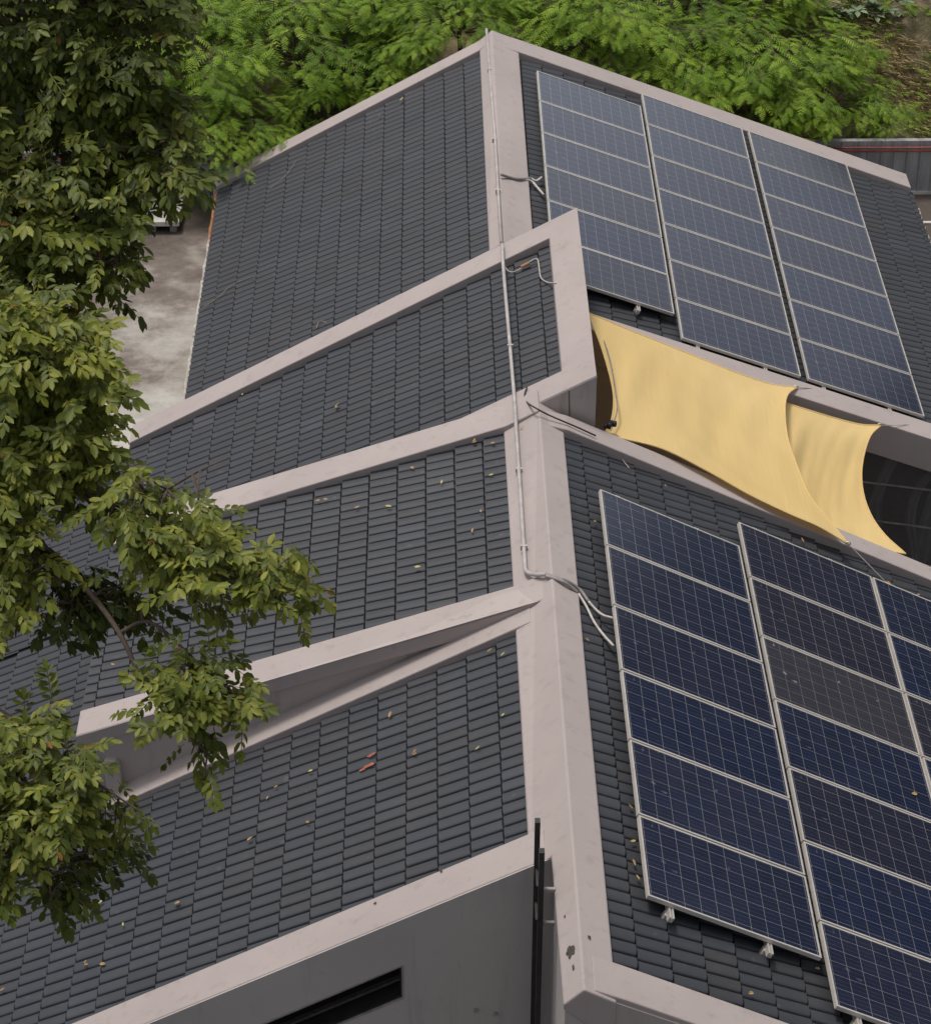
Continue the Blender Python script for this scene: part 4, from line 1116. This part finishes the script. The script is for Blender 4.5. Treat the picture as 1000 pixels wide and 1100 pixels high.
FT = [
    (205, 60, 13.2, 1.0, 0, 'bright feathery tree at the far left of the hillside, beside the dark near leaves'),
    (252, 146, 12.1, 0.72, 2, 'low feathery tree drooping over the lower end of the upper left roof edge'),
    (318, 40, 13.9, 1.05, 1, 'bright feathery tree above the middle of the upper left roof edge'),
    (345, 112, 13.1, 0.62, 2, 'small feathery tree crouching just above the upper left roof edge'),
    (255, -5, 15.2, 1.1, 0, 'feathery tree at the top edge left of centre, behind the other green crowns'),
    (408, 8, 14.6, 1.05, 2, 'feathery tree at the top edge above the upper left roof, left of the ridge end'),
    (430, 72, 13.3, 0.62, 0, 'small dark gapped feathery tree between the upper left roof edge and the taller crowns'),
    (492, 18, 13.7, 0.80, 1, 'feathery tree directly behind the rear ridge end'),
    (575, -5, 14.5, 1.0, 0, 'feathery tree at the top edge just right of the rear ridge end'),
    (640, 38, 13.5, 0.95, 2, 'feathery tree behind the left panel column of the rear roof'),
    (705, 2, 14.8, 1.1, 1, 'feathery tree at the top edge above the middle panel column'),
    (735, 72, 13.3, 0.92, 0, 'feathery tree behind the upper right roof edge at the middle panel column'),
    (800, 55, 13.8, 0.98, 1, 'feathery tree behind the right panel column of the rear roof'),
    (822, 112, 12.95, 0.66, 2, 'small feathery tree just behind the upper right roof edge, left of the fence'),
    (880, 104, 13.3, 0.72, 0, 'small feathery tree above the fence beside the dry grass'),
    (150, 105, 13.3, 0.9, 1, 'feathery tree mostly hidden behind the dark near leaves at the upper left'),
    (945, 122, 13.15, 0.42, 0, 'smallest feathery tree above the fence in the dry grass'),
    (905, 62, 14.4, 0.5, 2, 'small feathery tree below the pale broad-leaved shrub'),
    (825, -20, 15.4, 0.8, 2, 'feathery tree at the top edge left of the pale broad-leaved shrub'),
    (80, 40, 14.0, 1.1, 0, 'feathery tree glimpsed through the dark near leaves at the top left corner'),
]
fr_ = random.Random(3)
for (x, y, Y, k, pi, lab) in FT:
    feathery(x, y, Y, k, fr_.uniform(0, 6.28), pi, lab, fr_.uniform(0.85, 1.1))

# ---- broad pale shrub at the top right, low weeds, dry grass
def shrub(x, y, Y, rad, label, seed):
    p = at_y(x, y, Y); rn = random.Random(seed)
    t = thing('broadleaf_shrub', label, 'shrub', Vector((p.x, p.y, hill_z(p.x, p.y))))
    mb = MB(); tw = MB()
    for i in range(44):
        q = p + Vector((rn.uniform(-rad, rad), rn.uniform(-rad * .5, rad * .5), rn.uniform(-0.5, 0.5) * rad))
        n = rn.choice((6, 7, 8)); tn = rn.uniform(0.25, 0.9)
        for k in range(n):
            a = k * 2.4 + rn.uniform(-.2, .2)
            d = Vector((math.cos(a), math.sin(a), rn.uniform(-0.1, 0.5)))
            ln = rn.uniform(0.12, 0.20)
            leaflet(mb, q, d, Vector((0, 0, 1)), ln, ln * 0.5, (min(1, max(0, tn + rn.gauss(0, .12))), 0, 0), 0.25)
        b = Vector((p.x + rn.uniform(-.3, .3), p.y, hill_z(p.x, p.y) - 0.05))
        tw.tube([b, b.lerp(q, .55) + Vector((rn.uniform(-.1, .1), 0, 0)), q], 0.018, 5, 0.007, cap=False)
    mb.build('crown', 'paleleaf', t, recalc=False)
    tw.build('stems', 'twig', t, recalc=False)
shrub(925, 12, 15.6, 0.75, 'pale broad-leaved shrub with bare stems at the top right corner', 71)
shrub(985, 5, 15.9, 0.6, 'darker broad-leaved shrub in the very top right corner', 72)
gm = MB(); grn = random.Random(9)
for i in range(13000):
    X = grn.uniform(3.2, 9.0); Y = grn.uniform(12.75, 19.0)
    if noise.noise(Vector((X * 0.9, Y * 0.9, 3))) < -0.05: continue
    z = hill_z(X, Y); tn = grn.random() ** 2.2
    if noise.noise(Vector((X * 0.6, Y * 0.6, 9))) > 0.12: tn = grn.uniform(0.6, 1)
    b = Vector((X, Y, z - 0.02))
    for k in range(3):
        a = grn.uniform(0, 6.28); L = grn.uniform(0.10, 0.30)
        d = Vector((math.cos(a) * 0.6, math.sin(a) * 0.6, 0.8)).normalized(); s_ = d.orthogonal().normalized() * grn.uniform(0.005, 0.011)
        tip = b + d * L + Vector((math.cos(a), math.sin(a), -0.3)) * (L * 0.5)
        m_ = b + d * (L * .6)
        gm.add([b - s_, b + s_, m_ + s_, m_ - s_, tip], [(0, 1, 2, 3), (3, 2, 4)], (tn, 0, 0))
o = gm.build('dry_grass', 'drygrass', None, recalc=False); o['kind'] = 'stuff'
gm = MB(); wrn = random.Random(14)
for i in range(900):                                  # low green weeds on the slope, uncountable
    X = wrn.uniform(-10, 7.2); Y = wrn.uniform(12.7, 18)
    z = hill_z(X, Y)
    if X > 3.5 and wrn.random() < 0.35: continue
    for k in range(3):
        a = wrn.uniform(0, 6.28)
        frond(gm, Vector((X, Y, z + 0.08)), Vector((math.cos(a), math.sin(a), wrn.uniform(0.3, 0.8))), wrn, wrn.uniform(0.15, 0.7), wrn.uniform(0.18, 0.34), 8)
o = gm.build('weeds', 'frond', None, recalc=False); o['kind'] = 'stuff'

# ================================================================== FALLEN LEAVES AND TWIGS
lrn = random.Random(33)
def fallen(lst, fr, where, h):
    pts = sorted(lst, key=lambda q: q[1])
    for i, (x, y, c) in enumerate(pts):
        p = fr.px(x, y, h); u, v = fr.uv(p)
        a = lrn.uniform(0, 6.28); d = fr.s * math.cos(a) + fr.y * math.sin(a)
        mb = MB(); ln = lrn.uniform(0.045, 0.075)
        leaflet(mb, p - d * ln / 2 + fr.n * 0.012, d, fr.n, ln, ln * lrn.uniform(0.4, 0.55), None, lrn.uniform(-0.35, 0.1))
        if c == 'd' and i % 3 == 0:
            d2 = Vector(d); d2.rotate(Matrix.Rotation(1.1, 3, fr.n))
            leaflet(mb, p - d * 0.02 + fr.n * 0.02, d2, fr.n, ln * .8, ln * .4, None, -0.3)
        mb.t = []
        o = mb.build('fallen_leaf', 'yellowleaf' if c == 'y' else 'dryleaf', None, recalc=False)
        nm = {'y': 'yellow', 'd': 'brown curled', 'o': 'orange brown'}[c]
        rank = 'highest in the photo' if i == 0 else ('lowest in the photo' if i == len(pts) - 1 else (ORD[i] if i < 10 else ['eleventh', 'twelfth', 'thirteenth', 'fourteenth', 'fifteenth', 'sixteenth', 'seventeenth', 'eighteenth'][i - 10]) + ' highest')
        tag(o, f'{nm} fallen leaf on the {where}, {rank} there', 'leaf', f'fallen leaves on the {where}')
fallen([(510, 476, 'd'), (530, 477, 'o'), (443, 503, 'o'), (475, 519, 'y'), (528, 511, 'y'), (418, 545, 'y'), (384, 546, 'd'), (508, 571, 'o'), (517, 550, 'o'), (449, 610, 'y'), (350, 537, 'o'), (342, 539, 'd'), (122, 715, 'o'), (108, 674, 'y')], S3, 'flatter left roof', 0.05)
fallen([(541, 769, 'y'), (514, 805, 'y'), (541, 704, 'y'), (527, 700, 'd'), (420, 769, 'd'), (446, 811, 'd'), (334, 829, 'y'), (288, 858, 'o'), (269, 902, 'o'), (133, 994, 'y'), (109, 970, 'y'), (93, 1037, 'd'), (111, 1037, 'd'), (16, 671, 'o'), (297, 846, 'd'), (331, 884, 'd'), (3, 1064, 'o'), (191, 971, 'd')], BL, 'steep front left roof', 0.05)
fallen([(261, 424, 'y'), (362, 437, 'd'), (432, 107, 'y'), (408, 124, 'd')], BL, 'farther left roofs', 0.05)
fallen([(679, 905, 'y'), (680, 928, 'd'), (684, 944, 'y'), (806, 1068, 'o'), (877, 1042, 'o'), (714, 522, 'o'), (638, 561, 'y'), (861, 581, 'o'), (985, 640, 'o'), (676, 868, 'o'), (630, 688, 'd')], FR, 'front right roof', 0.05)
for (x, y, h) in ((979, 853, 0.182),):
    p = FR.px(x, y, h); mb = MB(); leaflet(mb, p, Vector((0.8, 0.3, -0.38)), FR.n, 0.065, 0.045, None, -0.2); mb.t = []
    tag(mb.build('fallen_leaf', 'dryleaf', None, recalc=False), 'pale fallen leaf lying on a panel of the middle column, front right roof', 'leaf', 'fallen leaves on the panels')
p = on_cap1(558.5, 461, 0.01); mb = MB(); leaflet(mb, p, Vector((0.8, 0.3, 0.1)), Vector((0, 0, 1)), 0.08, 0.05, None, -0.2); mb.t = []
tag(mb.build('fallen_leaf', 'dryleaf', None, recalc=False), 'small orange leaf on the ridge band beside the conduit', 'leaf')
def twig(pts, fr, label):
    mb = MB().tube(curve_pts([fr.px(x, y, 0.06) for x, y in pts], 4), 0.006, 5, 0.003)
    tag(mb.build('fallen_twig', 'twig'), label, 'twig')
twig([(218, 330), (236, 318), (246, 308), (262, 300), (276, 296)], BL, 'long thin twig lying across the lower part of the rear left roof')
twig([(290, 202), (305, 190), (313, 180), (318, 172)], BL, 'thin twig lying below the upper edge of the rear left roof')
twig([(340, 352), (343, 345), (350, 346), (346, 350)], BL, 'tiny curled twig beside the long parapet on the rear left roof')

# ================================================================== LIGHT
world = bpy.data.worlds.new('World'); scene.world = world; world.use_nodes = True
nt = world.node_tree; bg = nt.nodes['Background']
sky = nt.nodes.new('ShaderNodeTexSky'); sky.sky_type = 'NISHITA'; sky.sun_disc = False
SUN = Vector((-0.20, 0.20, 0.96)).normalized()
elev = math.asin(SUN.z); az = math.atan2(SUN.x, SUN.y)
sky.sun_elevation = elev; sky.sun_rotation = az
sky.dust_density = 3.0; sky.air_density = 1.0; sky.ozone_density = 1.0
bw = nt.nodes.new('ShaderNodeRGBToBW'); nt.links.new(sky.outputs[0], bw.inputs[0])
tc = nt.nodes.new('ShaderNodeTexCoord')
cl = nt.nodes.new('ShaderNodeTexNoise'); cl.inputs['Scale'].default_value = 2.2; cl.inputs['Detail'].default_value = 6
nt.links.new(tc.outputs['Generated'], cl.inputs['Vector'])
grey = mixc(nt, 0.76, sky.outputs[0], bw.outputs[0])             # overcast: most of the blue is gone
cloud = ramp(nt, cl.outputs['Fac'], [(0.3, 0.75), (0.7, 1.15)])
dot = nt.nodes.new('ShaderNodeVectorMath'); dot.operation = 'DOT_PRODUCT'
nrm_ = nt.nodes.new('ShaderNodeVectorMath'); nrm_.operation = 'NORMALIZE'; nt.links.new(tc.outputs['Generated'], nrm_.inputs[0])
nt.links.new(nrm_.outputs[0], dot.inputs[0]); dot.inputs[1].default_value = Vector((0.26, 0.91, 0.31)).normalized()
bank = math_n(nt, 'MULTIPLY', math_n(nt, 'POWER', math_n(nt, 'MAXIMUM', dot.outputs['Value'], 0.0), 95.0), 1.05)
cloud = math_n(nt, 'ADD', cloud, math_n(nt, 'MULTIPLY', bank, math_n(nt, 'MULTIPLY', cl.outputs['Fac'], 2.0)))   # a brighter bank of cloud low over the hill
nt.links.new(mixc(nt, 1.0, grey, cloud, 'MULTIPLY'), bg.inputs['Color'])
bg.inputs['Strength'].default_value = 0.12
sd = bpy.data.lights.new('sun', 'SUN'); so = bpy.data.objects.new('sun', sd); col.objects.link(so)
sd.energy = 1.5; sd.angle = R(11); sd.color = (1.0, 0.93, 0.85)
so.rotation_euler = SUN.to_track_quat('Z', 'Y').to_euler(); so.location = (-10, 15, 30)

scene.view_settings.view_transform = 'Standard'
scene.view_settings.look = 'None'
scene.view_settings.exposure = 0.38
scene.view_settings.gamma = 1.0
